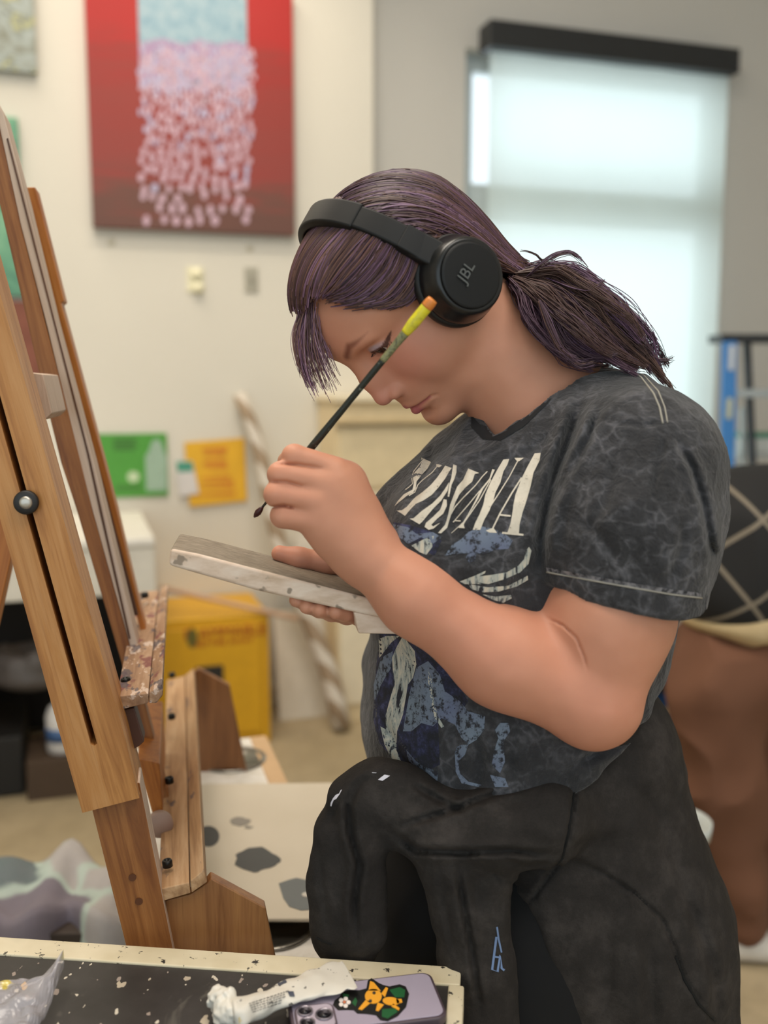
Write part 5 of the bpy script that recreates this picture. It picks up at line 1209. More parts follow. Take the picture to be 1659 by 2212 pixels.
pt = facemesh('blue_petals', pet[1], .045, simple('lilac_paint', '#b5aecb', .6), red, lift=.0018); pt['kind'] = 'stuff'
m_fl = flow('flower_painting_colours', [(.30, '#6b6a55'), (.40, '#8c9085'), (.50, '#a7b0ad'), (.56, '#7f857c'), (.62, '#c2c08b'), (.70, '#6f7269'), (.8, '#b5a04e')], 7)
wallthing('flower_painting', 'grey and yellow painting of large leaves, hung highest at the left edge', 'painting', -330, -260, 80, 157, .035, .03, m_fl)
m_gn = flow('green_painting_colours', [(.3, '#3f7465'), (.5, '#6aa183'), (.62, '#86b995'), (.75, '#4c8472')], 5)
wallthing('green_painting', 'soft green painting hung below the grey and yellow leaf painting', 'painting', -300, 228, 56, 640, .03, .025, m_gn)
m_bn = flow('brown_painting_colours', [(.3, '#6a3a2a'), (.5, '#7c4634'), (.7, '#8d5440')], 5)
wallthing('brown_panel', 'reddish brown board on the wall directly below the green painting', 'panel', -200, 644, 96, 812, .03, .025, m_bn)
# small fittings
for (x_, y_, w_, h_, nm, lb, cl) in ((422, 604, 19, 28, 'light_dimmer', 'cream wall plate with two round dimmer knobs below the red painting', '#e9e3c4'), (543, 604, 15, 27, 'light_switch', 'small grey wall plate to the right of the cream dimmer plate', '#aaa595')):
    o = wallthing(nm, lb, 'switch', x_ - w_, y_ - h_, x_ + w_, y_ + h_, .008, .008, simple(nm + '_plastic', cl, .3))
    if nm == 'light_dimmer':
        for q in ((424, 592), (428, 622)):
            b = MB(); b.lathe([(.022, 0), (.022, .012), (.017, .022), (.0005, .024)], WP(*q, .008), -E2, 24); b.build('knob', simple('cream_knob', '#f2eccb', .2), o, smooth=True)
    else:
        s_, z_ = SW(543, 604, .010); wbox('toggle', (s_ - .006, z_ - .012), (s_ + .006, z_ + .012), simple('toggle_grey', '#8f8a7c', .4), .006, .016, o)
for q, lb in (((240, 523), 'small round wall anchor under left part of the red painting'), ((539, 537), 'small round wall anchor under right part of the red painting')):
    b = MB(); b.lathe([(.014, 0), (.014, .004), (.010, .007), (.0005, .007)], WP(*q, 0), -E2, 20); tag(b.build('wall_anchor', simple('anchor_grey', '#c4bda9', .5), smooth=True), lb, 'wall anchor')
# signs
gs = wallthing('green_sign', 'bright green sign with a pale bottle shape, left of the yellow sign', 'sign', 205, 938, 364, 1071, .012, .006, simple('sign_green', '#4f9a3a', .5))
M_bt = simple('bottle_grey_green', '#9db7a3', .5)
facemesh('bottle_shape', [[(314, 985), (322, 975), (326, 960), (332, 950), (344, 950), (350, 960), (354, 975), (360, 986), (361, 1060), (316, 1060)]], .012, M_bt, gs)
facemesh('white_dot', [disc(288, 1030, 13, 12)], .012, simple('dot_white', '#c2d6b0', .5), gs)
facemesh('text_block', [[(245, 948 + 7 * k), (297 - 6 * (k % 2), 947 + 7 * k), (297 - 6 * (k % 2), 951 + 7 * k), (245, 952 + 7 * k)] for k in range(4)] + [[(250, 1050 + 6 * k), (306, 1049 + 6 * k), (306, 1052 + 6 * k), (250, 1053 + 6 * k)] for k in range(2)], .012, simple('text_dark_green', '#3f6e2f', .5), gs)
def skew_sign(name, label, cat, quad, off, th, mat):
    b = MB(); b.prism([WP(x, y, off) for x, y in quad], E2 * th); return tag(b.build(name, mat, bevel=.001), label, cat)
ys = skew_sign('yellow_sign', 'tilted yellow sign with orange lettering on the white wall', 'sign', [(398, 956), (528, 946), (534, 1082), (410, 1095)], .016, .006, simple('sign_yellow', '#e8b32a', .5))
rows = [(437, 968, 492, 8), (442, 980, 488, 6), (440, 996, 494, 10), (443, 1010, 494, 4), (438, 1030, 500, 5), (436, 1042, 508, 4), (436, 1052, 508, 3), (424, 1068, 510, 4)]
facemesh('lettering_rows', [[(a + 5 * k, y_ - .07 * 5 * k), (a + 5 * k + 3.6, y_ - .07 * (5 * k + 3.6)), (a + 5 * k + 3.6, y_ + h_), (a + 5 * k, y_ + h_)] for a, y_, b_, h_ in rows for k in range(int((b_ - a) / 5))], .016, simple('text_orange', '#cf7a26', .5), ys)
ct = skew_sign('hanging_card', 'small white card with green header overlapping the yellow sign', 'card', [(380, 996), (416, 996), (430, 1066), (388, 1073)], .022, .003, simple('card_white', '#dcd8d6', .5))
facemesh('card_header', [[(380, 997), (415, 997), (418, 1018), (384, 1020)]], .022, simple('card_green', '#4d9a83', .5), ct)
# leaning pole with brown patches
m = Mat('birch_patches', None, .7); P = m.coord('Position', scale=(1, 1, .8), rot=(.5, .4, 0)); f, _ = m.noise(P, 8.5, 2, .5, 1.2); m.base(m.ramp(f, [(.46, '#cfc6ba'), (.53, '#a08c76')])); 
wv_n = m.n('ShaderNodeTexWave', bands_direction='DIAGONAL'); wv_n.inputs['Scale'].default_value = 4.2; wv_n.inputs['Distortion'].default_value = 2.5; m.l(m.coord('Position'), wv_n.inputs['Vector']); m.base(m.ramp(wv_n.outputs['Fac'], [(.42, '#d3cabd'), (.62, '#9d8870')]))
p0 = WP(737, 1520, .40); p0[2] = .02; p1 = WP(512, 850, .05)
b = MB(); b.tube([p0 + (p1 - p0) * t_ + E1 * .02 * math.sin(t_ * 9) for t_ in np.linspace(0, 1, 14)], list(np.linspace(.040, .026, 14)), 14)
tag(b.build('leaning_pole', m.m, smooth=True), 'pale pole with brown diagonal patches leaning on the wall behind the raised hand', 'pole')
# yellow cabinet
CA = None
s1_, _ = SW(584, 1600, .49); a_ = ZP(585, 1602, 0.0); Q = a_ - A0; s1_ = Q @ E1; offf = -(Q @ E2); zt_ = W(582, 1325, a_[1])[2]
q2 = W(582, 1325, a_[1]); s0_ = s1_ - .45; YT = empty('safety_cabinet', tuple(A0 + E1 * (s0_ + s1_) / 2 - E2 * (offf - .22)), 'yellow metal safety cabinet with red lettering standing on the floor', 'cabinet')
M_yel = simple('cabinet_yellow', '#d9a41c', .45); cpl = lambda n_, a, b_, m_, o0, o1, bv=.004: wbox(n_, a, b_, m_, o0, o1, YT, bevel=bv)
cpl('cabinet_body', (s0_, .0), (s1_, zt_), M_yel, max(.015, offf - .44), offf, .006)
def cabpt(px, py):    # point on the cabinet's front plane
    d = ray(px, py); o = V(0, 0, CH); t_ = ((A0 - E2 * (offf + .0125) - o) @ E2) / (d @ E2); return o + d * t_
cpl('door', (s0_ + .03, .05), (s1_ - .035, zt_ - .035), M_yel, offf, offf + .012)
hA = cabpt(424, 1500) - A0; hB = cabpt(482, 1436) - A0
Hd = cpl('recessed_handle', (hA @ E1, hA[2]), (hB @ E1, hB[2]), simple('handle_black', '#24221f', .5), offf + .012, offf + .020, .002)
def FW(s, z, o): return A0 + E1 * s - E2 * o + UP * z
def proj1(p): return proj(np.array([p]))[0]
cA = cabpt(484, 1360); 
tex_text('FLAMMABLE', .058, simple('red_letters', '#a02c12', .5), 'warning_text', frame(cabpt(487, 1366), E1, -E2), YT, ext=.001)
tex_text('KEEP FIRE AWAY', .032, simple('red_letters_small', '#a83a14', .5), 'warning_text', frame(cabpt(480, 1388), E1, -E2), YT, ext=.001)
b = MB(); b.prism([cabpt(*q_) for q_ in disc(415, 1378, 12, 22, 14)], -E2 * .001); b.build('warning_mark', simple('olive_mark', '#6f6a2c', .5), YT)
b = MB(); b.tube([WP(352, 1283, offf - .05), cabpt(470, 1308) - E2 * .02 + UP * .0, cabpt(636, 1333) - E2 * .03], .011, 10); 
e0_ = cabpt(352, 1283) + E2 * .12; e1_ = cabpt(640, 1332) - E2 * .04; 
b = MB(); b.tube([e0_, e0_ * .5 + e1_ * .5, e1_], .010, 12); o = b.build('wooden_dowel', simple('pale_dowel', '#cda78a', .6), smooth=True); tag(o, 'long pale wooden stick lying across the top of the yellow cabinet', 'stick')
# stretched blank canvases and cream cupboard
M_cv = simple('blank_canvas', '#d6cdbd', .8); M_cv2 = simple('blank_canvas_white', '#ddd8cf', .8)
def lean_panel(name, label, cat, s0, s1, h, o_b, o_t, mat, th=.02, z0=.0):
    A = [FW(s0, z0, o_b), FW(s1, z0, o_b), FW(s1, h, o_t), FW(s0, h, o_t)]; b = MB(); b.prism(A, E2 * th); o = b.build(name, mat, bevel=.002); return tag(o, label, cat)
sA = SW(592, 1400, .1)[0]; sB = SW(702, 1400, .1)[0]; sC = SW(640, 1300, .06)[0]; sD = SW(704, 1300, .06)[0]
lean_panel('blank_canvas', 'blank cream canvas leaning on the wall right beside the yellow cabinet', 'canvas', sA, sB, W(650, 1325, 4.0)[2], .20, .10, M_cv)
lean_panel('blank_canvas', 'taller white canvas leaning on the wall behind the patched pole', 'canvas', sC, sD, W(720, 1165, 4.05)[2], .12, .045, M_cv2)
cs0 = SW(728, 1000, .32)[0]; cs1 = cs0 + .62; ctop = WP(720, 868, .32)[2]
CB = empty('cream_cupboard', tuple(FW((cs0 + cs1) / 2, 0, .14)), 'tall cream cupboard with ledges behind the chest of the person', 'cupboard')
M_cr = simple('cream_laminate', '#e6d3ac', .55); cc_ = lambda n_, a, b_, m_, o0, o1, bv=.004: wbox(n_, a, b_, m_, o0, o1, CB, bevel=bv)
cc_('carcass', (cs0, 0), (cs1, ctop), M_cr, .004, .30)
z_ = WP(800, 905, .34)[2]; cc_('ledge', (cs0 - .01, z_ - .02), (cs1 + .01, z_), simple('ledge_tan', '#cdb78d', .5), .30, .35); cc_('top', (cs0 - .015, ctop), (cs1 + .015, ctop + .025), simple('cupboard_top', '#efe2c4', .5), .004, .34)
z2_ = WP(800, 1060, .34)[2]; cc_('drawer_front', (cs0 + .01, z2_ + .01), (cs1 - .01, z_ - .03), M_cr, .30, .315); cc_('door', (cs0 + .01, .08), (cs1 - .01, z2_ - .01), simple('cupboard_door', '#ece0c6', .5), .30, .315)
# black stand on castors beside the cupboard
q = ZP(786, 1500, .0); FS_ = empty('floor_stand', tuple(q), 'black upright stand with small wheels on the floor by the cream cupboard', 'stand')
b = MB(); b.tube([q + UP * .05, q + UP * .72], .016, 12); b.build('pole', simple('stand_black', '#232323', .4), FS_, smooth=True)
for a in (.4, 2.5, 4.6):
    b = MB(); d_ = V(math.cos(a), math.sin(a), 0); b.tube([q + UP * .06, q + d_ * .10 + UP * .04], .010, 8); b.build('foot', simple('stand_black2', '#2b2a29', .4), FS_, smooth=True)
    b = MB(); b.lathe([(.022, -.008), (.022, .008)], q + d_ * .10 + UP * .022, np.cross(d_, UP), 18); b.build('wheel', simple('wheel_dark_red', '#4d2420', .5), FS_, smooth=True)
# bench on the left with white cloth, shelf below
LB = empty('side_bench', tuple(ZP(80, 1640, 0.0)), 'long bench with white covered top and open shelf behind the easel', 'bench')
qb = ZP(330, 1560, 0); Qb = qb - A0; sb1 = Qb @ E1; ob = -(Qb @ E2) ; ob = .75; sb1 = SW(335, 1200, ob)[0]; sb0 = sb1 - 1.9
zt2 = WP(250, 1165, ob)[2]; zb2 = WP(250, 1288, ob)[2]
bb_ = lambda n_, a, b_, m_, o0, o1, bv=.004: wbox(n_, a, b_, m_, o0, o1, LB, bevel=bv)
bb_('bench_top', (sb0, zt2 - .03), (sb1, zt2), simple('bench_white', '#e9e5dc', .5), .02, ob, .006)
bb_('cloth_front', (sb0, zb2), (sb1, zt2 - .03), simple('cloth_white', '#ded9cd', .8), ob - .03, ob - .01)
zs = WP(60, 1505, ob)[2]; bb_('shelf', (sb0, zs - .10), (sb1 - .62, zs - .04), simple('shelf_wood', '#b08a5c', .6), .05, ob - .02)
for s_ in (sb0 + .05, sb1 - .62, sb1 - .06): bb_('bench_leg', (s_ - .03, 0), (s_ + .03, zt2 - .03), simple('leg_wood', '#a37b4e', .6), ob - .10, ob - .04)
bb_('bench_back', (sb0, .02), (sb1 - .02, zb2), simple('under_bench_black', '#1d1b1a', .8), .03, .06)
def bxx(name, label, cat, s0, s1, z0, z1, o0, o1, mat, bevel=.008): return tag(wbox(name, (s0, z0), (s1, z1), mat, o0, o1, bevel=bevel), label, cat)
sx0 = SW(-20, 1450, ob)[0]; sx1 = SW(112, 1450, ob)[0]
vv, ff = sdf_mesh([cap(FW(sx0 + .05 + .10 * math.cos(a) + .07, zs + .075, .55 + .10 * math.sin(a)), FW(sx0 + .05 + .10 * math.cos(a + .7) + .07, zs + .075 + .02 * math.sin(a * 3), .55 + .10 * math.sin(a + .7)), .035, .035, k=.02) for a in np.linspace(0, 5.6, 9)] + [ell(FW(sx0 + .12, zs + .03, .55), (.14, .14, .06), k=.02)], FW(sx0 + .12, zs, .55) - .26, FW(sx0 + .12, zs, .55) + .26, .009)
tag(link('coiled_hose', mesh_np(vv, ff), simple('hose_grey', '#55504e', .6)), 'dark grey coil lying on the shelf under the white bench', 'hose')
bxx('storage_crate', 'black crate on the floor under the white bench', 'crate', sx0 - .5, SW(133, 1560, ob)[0] - .13, .005, zs - .16, .25, ob - .08, simple('crate_black', '#171615', .6))
q = FW(SW(133, 1560, ob)[0], 0, ob - .10); JG = empty('plastic_jug', tuple(q + UP * (zs - .30)), 'white plastic jug with blue label in the opening under the bench', 'jug')
jz = W(130, 1620, q[1])[2]; jt = W(130, 1500, q[1])[2]; r_ = .055
b = MB(); b.lathe([(.001, 0), (r_ * .9, 0), (r_, .01), (r_, (jt - jz) * .62), (r_ * .8, (jt - jz) * .78), (.022, (jt - jz) * .88), (.022, (jt - jz)), (.001, (jt - jz))], V(q[0], q[1], jz), UP, 28); b.build('bottle', simple('jug_white', '#d8d6d4', .35), JG, smooth=True)
b = MB(); b.lathe([(r_ + .001, (jt - jz) * .22), (r_ + .001, (jt - jz) * .45)], V(q[0], q[1], jz), UP, 28); b.build('label_band', simple('jug_blue', '#40608f', .4), JG, smooth=True)
tag(wbox('low_box', (SW(133, 1560, ob)[0] - .12, 0), (SW(133, 1560, ob)[0] + .12, jz - .001), simple('low_box_brown', '#4a3a2c', .7), ob - .28, ob - .02, bevel=.004), 'dark brown box on the floor holding up the white jug', 'box')
# patterned cloth over a low stool, bottom left
m = Mat('patterned_cloth', None, .85); P = m.coord('Object'); f, c1 = m.noise(P, 6, 3); wv = m.n('ShaderNodeVectorMath', operation='ADD'); sc_ = m.n('ShaderNodeVectorMath', operation='SCALE'); sc_.inputs['Scale'].default_value = .10; m.l(c1, sc_.inputs[0]); m.l(P, wv.inputs[0]); m.l(sc_.outputs[0], wv.inputs[1])
vo = m.n('ShaderNodeTexVoronoi', feature='F1'); vo.inputs['Scale'].default_value = 6.0; m.l(wv.outputs[0], vo.inputs['Vector']); se = m.n('ShaderNodeSeparateColor'); m.l(vo.outputs['Color'], se.inputs[0])
ve = m.n('ShaderNodeTexVoronoi', feature='DISTANCE_TO_EDGE'); ve.inputs['Scale'].default_value = 6.0; m.l(wv.outputs[0], ve.inputs['Vector']); g_, _ = m.noise(P, 24, 4, .7)
c = m.ramp(se.outputs[0], [(.0, '#6d6570'), (.3, '#8f9a85'), (.5, '#77707c'), (.7, '#b9b5b2'), (.88, '#5b6f70')], 'CONSTANT'); c = m.mix(m.math('MULTIPLY', g_, .5), c, '#8a8088'); c = m.mix(m.ramp(ve.outputs['Distance'], [(.03, .9), (.08, 0.0)]), c, '#b7c6bd'); m.base(c)
vs = []; n = 40
for j in range(n):
    for i in range(n):
        u_, v_ = i / (n - 1), j / (n - 1); x_ = -260 + 560 * u_; top = 1858 + 12 * math.sin(x_ * .035) - 22 * math.exp(-((x_ - 160) / 30) ** 2)
        if v_ < .45: p_ = ZP(x_, top + 260 * v_, .52) ; p_ = p_ + UP * (.010 * math.sin(x_ * .05 + v_ * 9) + .008 * math.sin(v_ * 14))
        else: t_ = (v_ - .45) / .55; pe = ZP(x_, top + 117, .52); p_ = pe + V(0, -.06, 0) * math.sin(t_ * 1.5) - UP * .44 * t_ + V(0, -.012, 0) * math.sin(x_ * .08) * t_ + UP * (.010 * math.sin(x_ * .05 + .45 * 9) + .008 * math.sin(.45 * 14))
        vs.append(p_)
fs = [(j * n + i, j * n + i + 1, (j + 1) * n + i + 1, (j + 1) * n + i) for j in range(n - 1) for i in range(n - 1)]
o = link('patterned_cloth', mesh_np(vs, fs), m.m); tag(o, 'green, violet and white patterned cloth draped low down behind the work table', 'cloth'); so = o.modifiers.new('s', 'SOLIDIFY'); so.thickness = .006
vs = np.array(vs); cB = vs.min(0); cT = vs.max(0)
LS = empty('low_stool', (float((cB[0] + cT[0]) / 2), float((cB[1] + cT[1]) / 2 + .03), 0), 'low dark stool holding up the patterned cloth', 'stool')
b = MB(); b.box(((cB[0] + cT[0]) / 2, (ZP(0, 1900, .52)[1] + ZP(0, 1975, .52)[1]) / 2, .475), ((cT[0] - cB[0]) / 2 - .05, .06, .012)); b.build('seat', simple('stool_dark', '#3a2e26', .6), LS, bevel=.003)
for sx_ in (-1, 1):
    b = MB(); b.box(((cB[0] + cT[0]) / 2 + sx_ * ((cT[0] - cB[0]) / 2 - .09), (ZP(0, 1900, .52)[1] + ZP(0, 1975, .52)[1]) / 2, .2315), (.02, .05, .2315)); b.build('leg', simple('stool_dark2', '#3a2e26', .6), LS, bevel=.003)
# ================================================================== white table with sunk steel pots, and the palette board
tz = .66
E1b, E2b = nrm(V(.962, .272, 0)), nrm(V(-.272, .962, 0))
pR = ZP(575, 1590, tz); pR2 = ZP(622, 1692, tz); e2 = nrm(pR - pR2); e1 = nrm(np.cross(e2, UP)); e1 = e1 if e1[0] > 0 else -e1
WT = empty('pot_table', tuple((pR - e1 * .35 - e2 * .4) * V(1, 1, 0)), 'white-topped low table with round steel pots sunk into it', 'table')
far = pR; Lw, Ld = .30, 1.05
def tb(a, d_, z=tz): return V(*(far - e1 * a - e2 * d_)[:2], z)
pots = [ZP(500, 1642, tz), ZP(590, 2006, tz)]; pr_r = [.062, .052]
# top plate with round openings
bm = bmesh.new(); N_ = 40
outer = [bm.verts.new(tb(a, d_)) for a, d_ in ((.035, 0), (Lw, 0), (Lw, Ld), (.035, Ld))]; es = [bm.edges.new((outer[i], outer[(i + 1) % 4])) for i in range(4)]
for c_, r_ in zip(pots, pr_r):
    ring = [bm.verts.new(c_ + V(r_ * math.cos(a), r_ * math.sin(a), 0)) for a in np.linspace(0, 2 * math.pi, N_, endpoint=False)]; es += [bm.edges.new((ring[i], ring[(i + 1) % N_])) for i in range(N_)]
r_ = bmesh.ops.triangle_fill(bm, edges=es, use_beauty=True)
for f_ in [f_ for f_ in bm.faces]:
    cen = f_.calc_center_median()
    if any((V(*cen)[:2] - c_[:2]) @ (V(*cen)[:2] - c_[:2]) < (rr * .9) ** 2 for c_, rr in zip(pots, pr_r)): bm.faces.remove(f_)
bmesh.ops.recalc_face_normals(bm, faces=bm.faces); ext = bmesh.ops.extrude_face_region(bm, geom=list(bm.faces)); bmesh.ops.translate(bm, vec=(0, 0, -.02), verts=[v for v in ext['geom'] if isinstance(v, bmesh.types.BMVert)])
bmesh.ops.recalc_face_normals(bm, faces=bm.faces); me = bpy.data.meshes.new('t'); bm.to_mesh(me); bm.free()
mm = Mat('white_painted_top', None, .5); P = mm.coord('Position'); f, _ = mm.noise(P, 26, 5, .7); mm.base(mm.ramp(f, [(.3, '#cfc8ba'), (.5, '#e4dfd6'), (.68, '#ece8e0'), (.74, '#8a8378')])); link('table_top', me, mm.m, WT)
M_st = simple('steel', '#8e8a82', .28, .9)
for c_, r_ in zip(pots, pr_r):
    b = MB(); b.lathe([(r_ * 1.10, .001), (r_ * 1.10, .004), (r_ * .98, .006), (r_ * .96, .0), (r_ * .94, -.10), (r_ * .9, -.12), (.001, -.12)], c_, UP, 40); o = b.build('steel_pot', M_st, WT, smooth=True)
b = MB(); b.prism([tb(0, 0, tz + .002), tb(.035, 0, tz + .002), tb(.035, Ld, tz + .002), tb(0, Ld, tz + .002)], -UP * .05); b.build('wood_edge', simple('edge_birch', '#c8a67e', .6), WT, bevel=.002)
for a, d_ in ((.05, .05), (Lw - .05, .05), (.05, Ld - .05), (Lw - .05, Ld - .05)):
    p_ = tb(a, d_, 0); b = MB(); b.box((p_[0], p_[1], (tz - .021) / 2), (.02, .02, (tz - .021) / 2)); b.build('leg', simple('table_leg_wood', '#a98556', .6), WT)
bz = tz + .030
PB = [ZP(x_, y_, bz) for x_, y_ in ((350, 1694), (715, 1690), (735, 1695), (741, 1710), (790, 1984), (352, 1984))]
b = MB(); b.prism(PB, -UP * .006); 
mm = Mat('palette_board_grey', None, .6); P = mm.coord('Position'); f, _ = mm.noise(P, 10, 3); mm.base(mm.mix(f, '#c5baa6', '#d3c9b7')); pb = b.build('palette_board', mm.m, bevel=.002); tag(pb, 'light grey board with dark grey paint patches lying on the pot table', 'board')
def splat(pts, col, nm='paint_patch'):
    b = MB(); b.prism([ZP(x_, y_, bz + .0008) for x_, y_ in pts], -UP * .0006); return b.build(nm, simple('patch_' + col[1:], col, .6), pb)
def wob(cx_, cy_, rx_, ry_, s_, n=34): return [(cx_ + rx_ * (1 + .10 * math.sin(3 * a + s_) + .05 * math.sin(7 * a + 2 * s_) + .03 * math.sin(13 * a)) * math.cos(a), cy_ + ry_ * (1 + .10 * math.sin(4 * a + s_) + .05 * math.sin(9 * a)) * math.sin(a)) for a in np.linspace(0, 2 * math.pi, n, endpoint=False)]
splat(wob(553, 1856, 48, 25, 1), '#4b4c4b'); splat(disc(450, 1806, 24, 22, 26), '#4a4b4a'); splat([(602, 1908), (625, 1900), (640, 1896), (668, 1902), (700, 1905), (705, 1962), (650, 1966), (625, 1958), (612, 1940)], '#6a6e6e')
splat(wob(518, 1774, 22, 9, 2), '#8b857c'); splat([(530, 1782), (548, 1786), (538, 1790), (528, 1788)], '#8b857c')
b = MB(); b.prism([ZP(x_, y_, bz + .0016) for x_, y_ in disc(661, 1932, 9, 5)], -UP * .0006); b.build('paint_patch', simple('patch_light', '#c9c3b8', .6), pb)
for a, d_ in ((.10, .30), (.10, .62), (.5, .30), (.5, .62)):
    pass
b = MB(); 
for t_ in (.25, .75):
    q0 = PB[0] * (1 - t_) + PB[5] * t_; q1 = PB[2] * (1 - t_) + PB[4] * t_; cc2 = (q0 * .75 + q1 * .25); b = MB(); b.box((float((q0[0] + q1[0]) / 2 - .03), float((q0[1] + q1[1]) / 2), tz + .012 + .0005), (float((q1[0] - q0[0]) / 2 - .06), .012, .0115)); b.build('batten', simple('batten_wood', '#a98c66', .6), pb)
# ================================================================== right side: ladder, cart, tub, second person
LD = empty('stepladder', tuple(ZP(1640, 1420, 0)), 'blue fibreglass stepladder standing at the right edge in front of the wall', 'ladder')
M_lb = simple('ladder_blue', '#3f86cf', .45); M_lg = simple('ladder_grey', '#a9b1b4', .4, .4); M_lk = simple('ladder_black', '#26282b', .5)
YL = 3.9
def ltube(name, pts, hw, mat, par=LD, Y=YL, dep=.03):
    for i in range(len(pts) - 1):
        (x0_, y0_), (x1_, y1_) = pts[i], pts[i + 1]; d_ = np.array([x1_ - x0_, y1_ - y0_], float); d_ /= np.hypot(*d_); n_ = np.array([-d_[1], d_[0]]) * hw
        A = [W(x0_ + n_[0], y0_ + n_[1], Y), W(x0_ - n_[0], y0_ - n_[1], Y), W(x1_ - n_[0], y1_ - n_[1], Y), W(x1_ + n_[0], y1_ + n_[1], Y)]; b = MB(); b.prism(A, V(0, dep, 0)); b.build(name, mat, par, bevel=.003)
def footz(x_, Y): return float(1106 + 2100 * math.tan(math.atan2(CH, Y) - TH))
fy = footz(0, YL)
ltube('side_rail', [(1578, 732), (1562, fy)], 15, M_lb); ltube('side_rail', [(1700, 732), (1716, fy)], 15, M_lb); ltube('rail_label', [(1582, 745), (1580, 800)], 6, simple('label_white', '#d7dde2', .5), Y=YL - .008, dep=.006); ltube('rail_label', [(1577, 860), (1575, 905)], 6, simple('label_white2', '#c9cdb0', .5), Y=YL - .008, dep=.006)
ltube('top_cap', [(1560, 730), (1718, 730)], 9, M_lk, dep=.17); ltube('rear_rail', [(1616, 740), (1648, fy - 120)], 7, M_lk, Y=YL + .14)
for k, y_ in enumerate((850, 1110, 1270)): ltube('step', [(1590, y_), (1700, y_)], 9, M_lg, Y=YL + .005, dep=.08)
bxg = lambda nm, lb, ct_, x0_, y0_, x1_, y1_, Y, d_, mat: (lambda b: tag(b.build(nm, mat, bevel=.006), lb, ct_))(MB().prism([W(x0_, y0_, Y), W(x1_, y0_, Y), W(x1_, y1_, Y), W(x0_, y1_, Y)], V(0, d_, 0)))
SH_ = empty('storage_rack', tuple(W(1700, 1500, 4.05) * V(1, 1, 0)), 'grey rack with green-lidded boxes behind the blue stepladder', 'rack')
fy2 = footz(0, 4.02)
ltube('rack_post', [(1606, 880), (1606, footz(0, 4.02))], 4, M_lg, SH_, 4.30); ltube('rack_post', [(1800, 880), (1800, footz(0, 4.02))], 4, M_lg, SH_, 4.30)
ltube('rack_shelf', [(1602, 985), (1804, 985)], 5, simple('rack_shelf_grey', '#b9bfbf', .5), SH_, 4.30, .14); ltube('rack_shelf', [(1602, 1180), (1804, 1180)], 5, simple('rack_shelf_grey2', '#b9bfbf', .5), SH_, 4.30, .14)
ltube('box', [(1612, 962), (1792, 962)], 17, simple('box_pale', '#c7cdcb', .5), SH_, 4.30, .12); ltube('box_lid', [(1610, 942), (1796, 942)], 6, simple('lid_green', '#2f7f63', .5), SH_, 4.30, .13)
ltube('box', [(1612, 1150), (1792, 1150)], 24, simple('box_green', '#2d6b58', .5), SH_, 4.30, .12)
# blue cart with rolls of paper
CT_ = empty('utility_cart', tuple(ZP(1440, 1690, 0)), 'dark cart with blue shelves between the two people', 'cart')
YC = 2.95; fc = footz(0, YC)
for x_ in (1385, 1500): ltube('cart_post', [(x_, 1340), (x_, fc - 10)], 5, simple('cart_black', '#1f2124', .5), CT_, YC)
ltube('handle_bar', [(1380, 1366), (1505, 1366)], 9, simple('cart_silver', '#a9b0b2', .3, .5), CT_, YC)
for y_ in (1470, 1578): ltube('cart_shelf', [(1380, y_), (1505, y_)], 7, simple('cart_blue', '#2f5c9a', .45), CT_, YC, .35)
ltube('cart_back', [(1383, 1500), (1502, 1500)], 130, simple('cart_back_dark', '#23262b', .6), CT_, YC + .33, .01)
ltube('cart_shelf', [(1380, 1760), (1505, 1760)], 7, simple('cart_dark_shelf', '#24262a', .5), CT_, YC, .35)
for k, (x0_, y0_, x1_, y1_, c_, lb) in enumerate(((1418, 1568, 1452, 1520, '#cdb892', 'tan paper roll lying on the blue cart shelf'), (1462, 1566, 1490, 1530, '#d9d3c6', 'white paper roll lying beside the tan one on the cart'))):
    b = MB(); b.tube([W(x0_, y0_ - 4, YC + .06), W(x1_, y1_ + 6, YC + .20)], .013, 12); tag(b.build('paper_roll', simple('roll_%d' % k, c_, .7), smooth=True), lb, 'paper roll')
# translucent tub
q = ZP(1448, 1830, .0); Yt = 1.95; q = W(1452, 1800, Yt); q = V(q[0], q[1], 0); zr = W(1440, 1790, Yt)[2]
TBN = empty('plastic_tub', tuple(q), 'round pale plastic tub with thick rim behind the hip of the person', 'tub')
rt = .078; zr = W(1440, 1770, Yt)[2]
b = MB(); b.lathe([(rt * .8, .0), (rt * .92, zr - .03), (rt, zr - .03), (rt * 1.03, zr), (rt * .98, zr), (rt * .9, zr - .05), (rt * .78, .02), (.001, .02)], q, UP, 44); b.build('tub_wall', simple('tub_plastic', '#bfc6c4', .25), TBN, smooth=True)
vv, ff = sdf_mesh([ell(q + UP * (zr - .07) + V(.02, -.02, 0), (.045, .045, .03), k=.01)], q + UP * (zr - .07) - .08, q + UP * (zr - .07) + .08, .006)
link('contents', mesh_np(vv, ff), simple('tub_contents', '#c98a3c', .5), TBN)
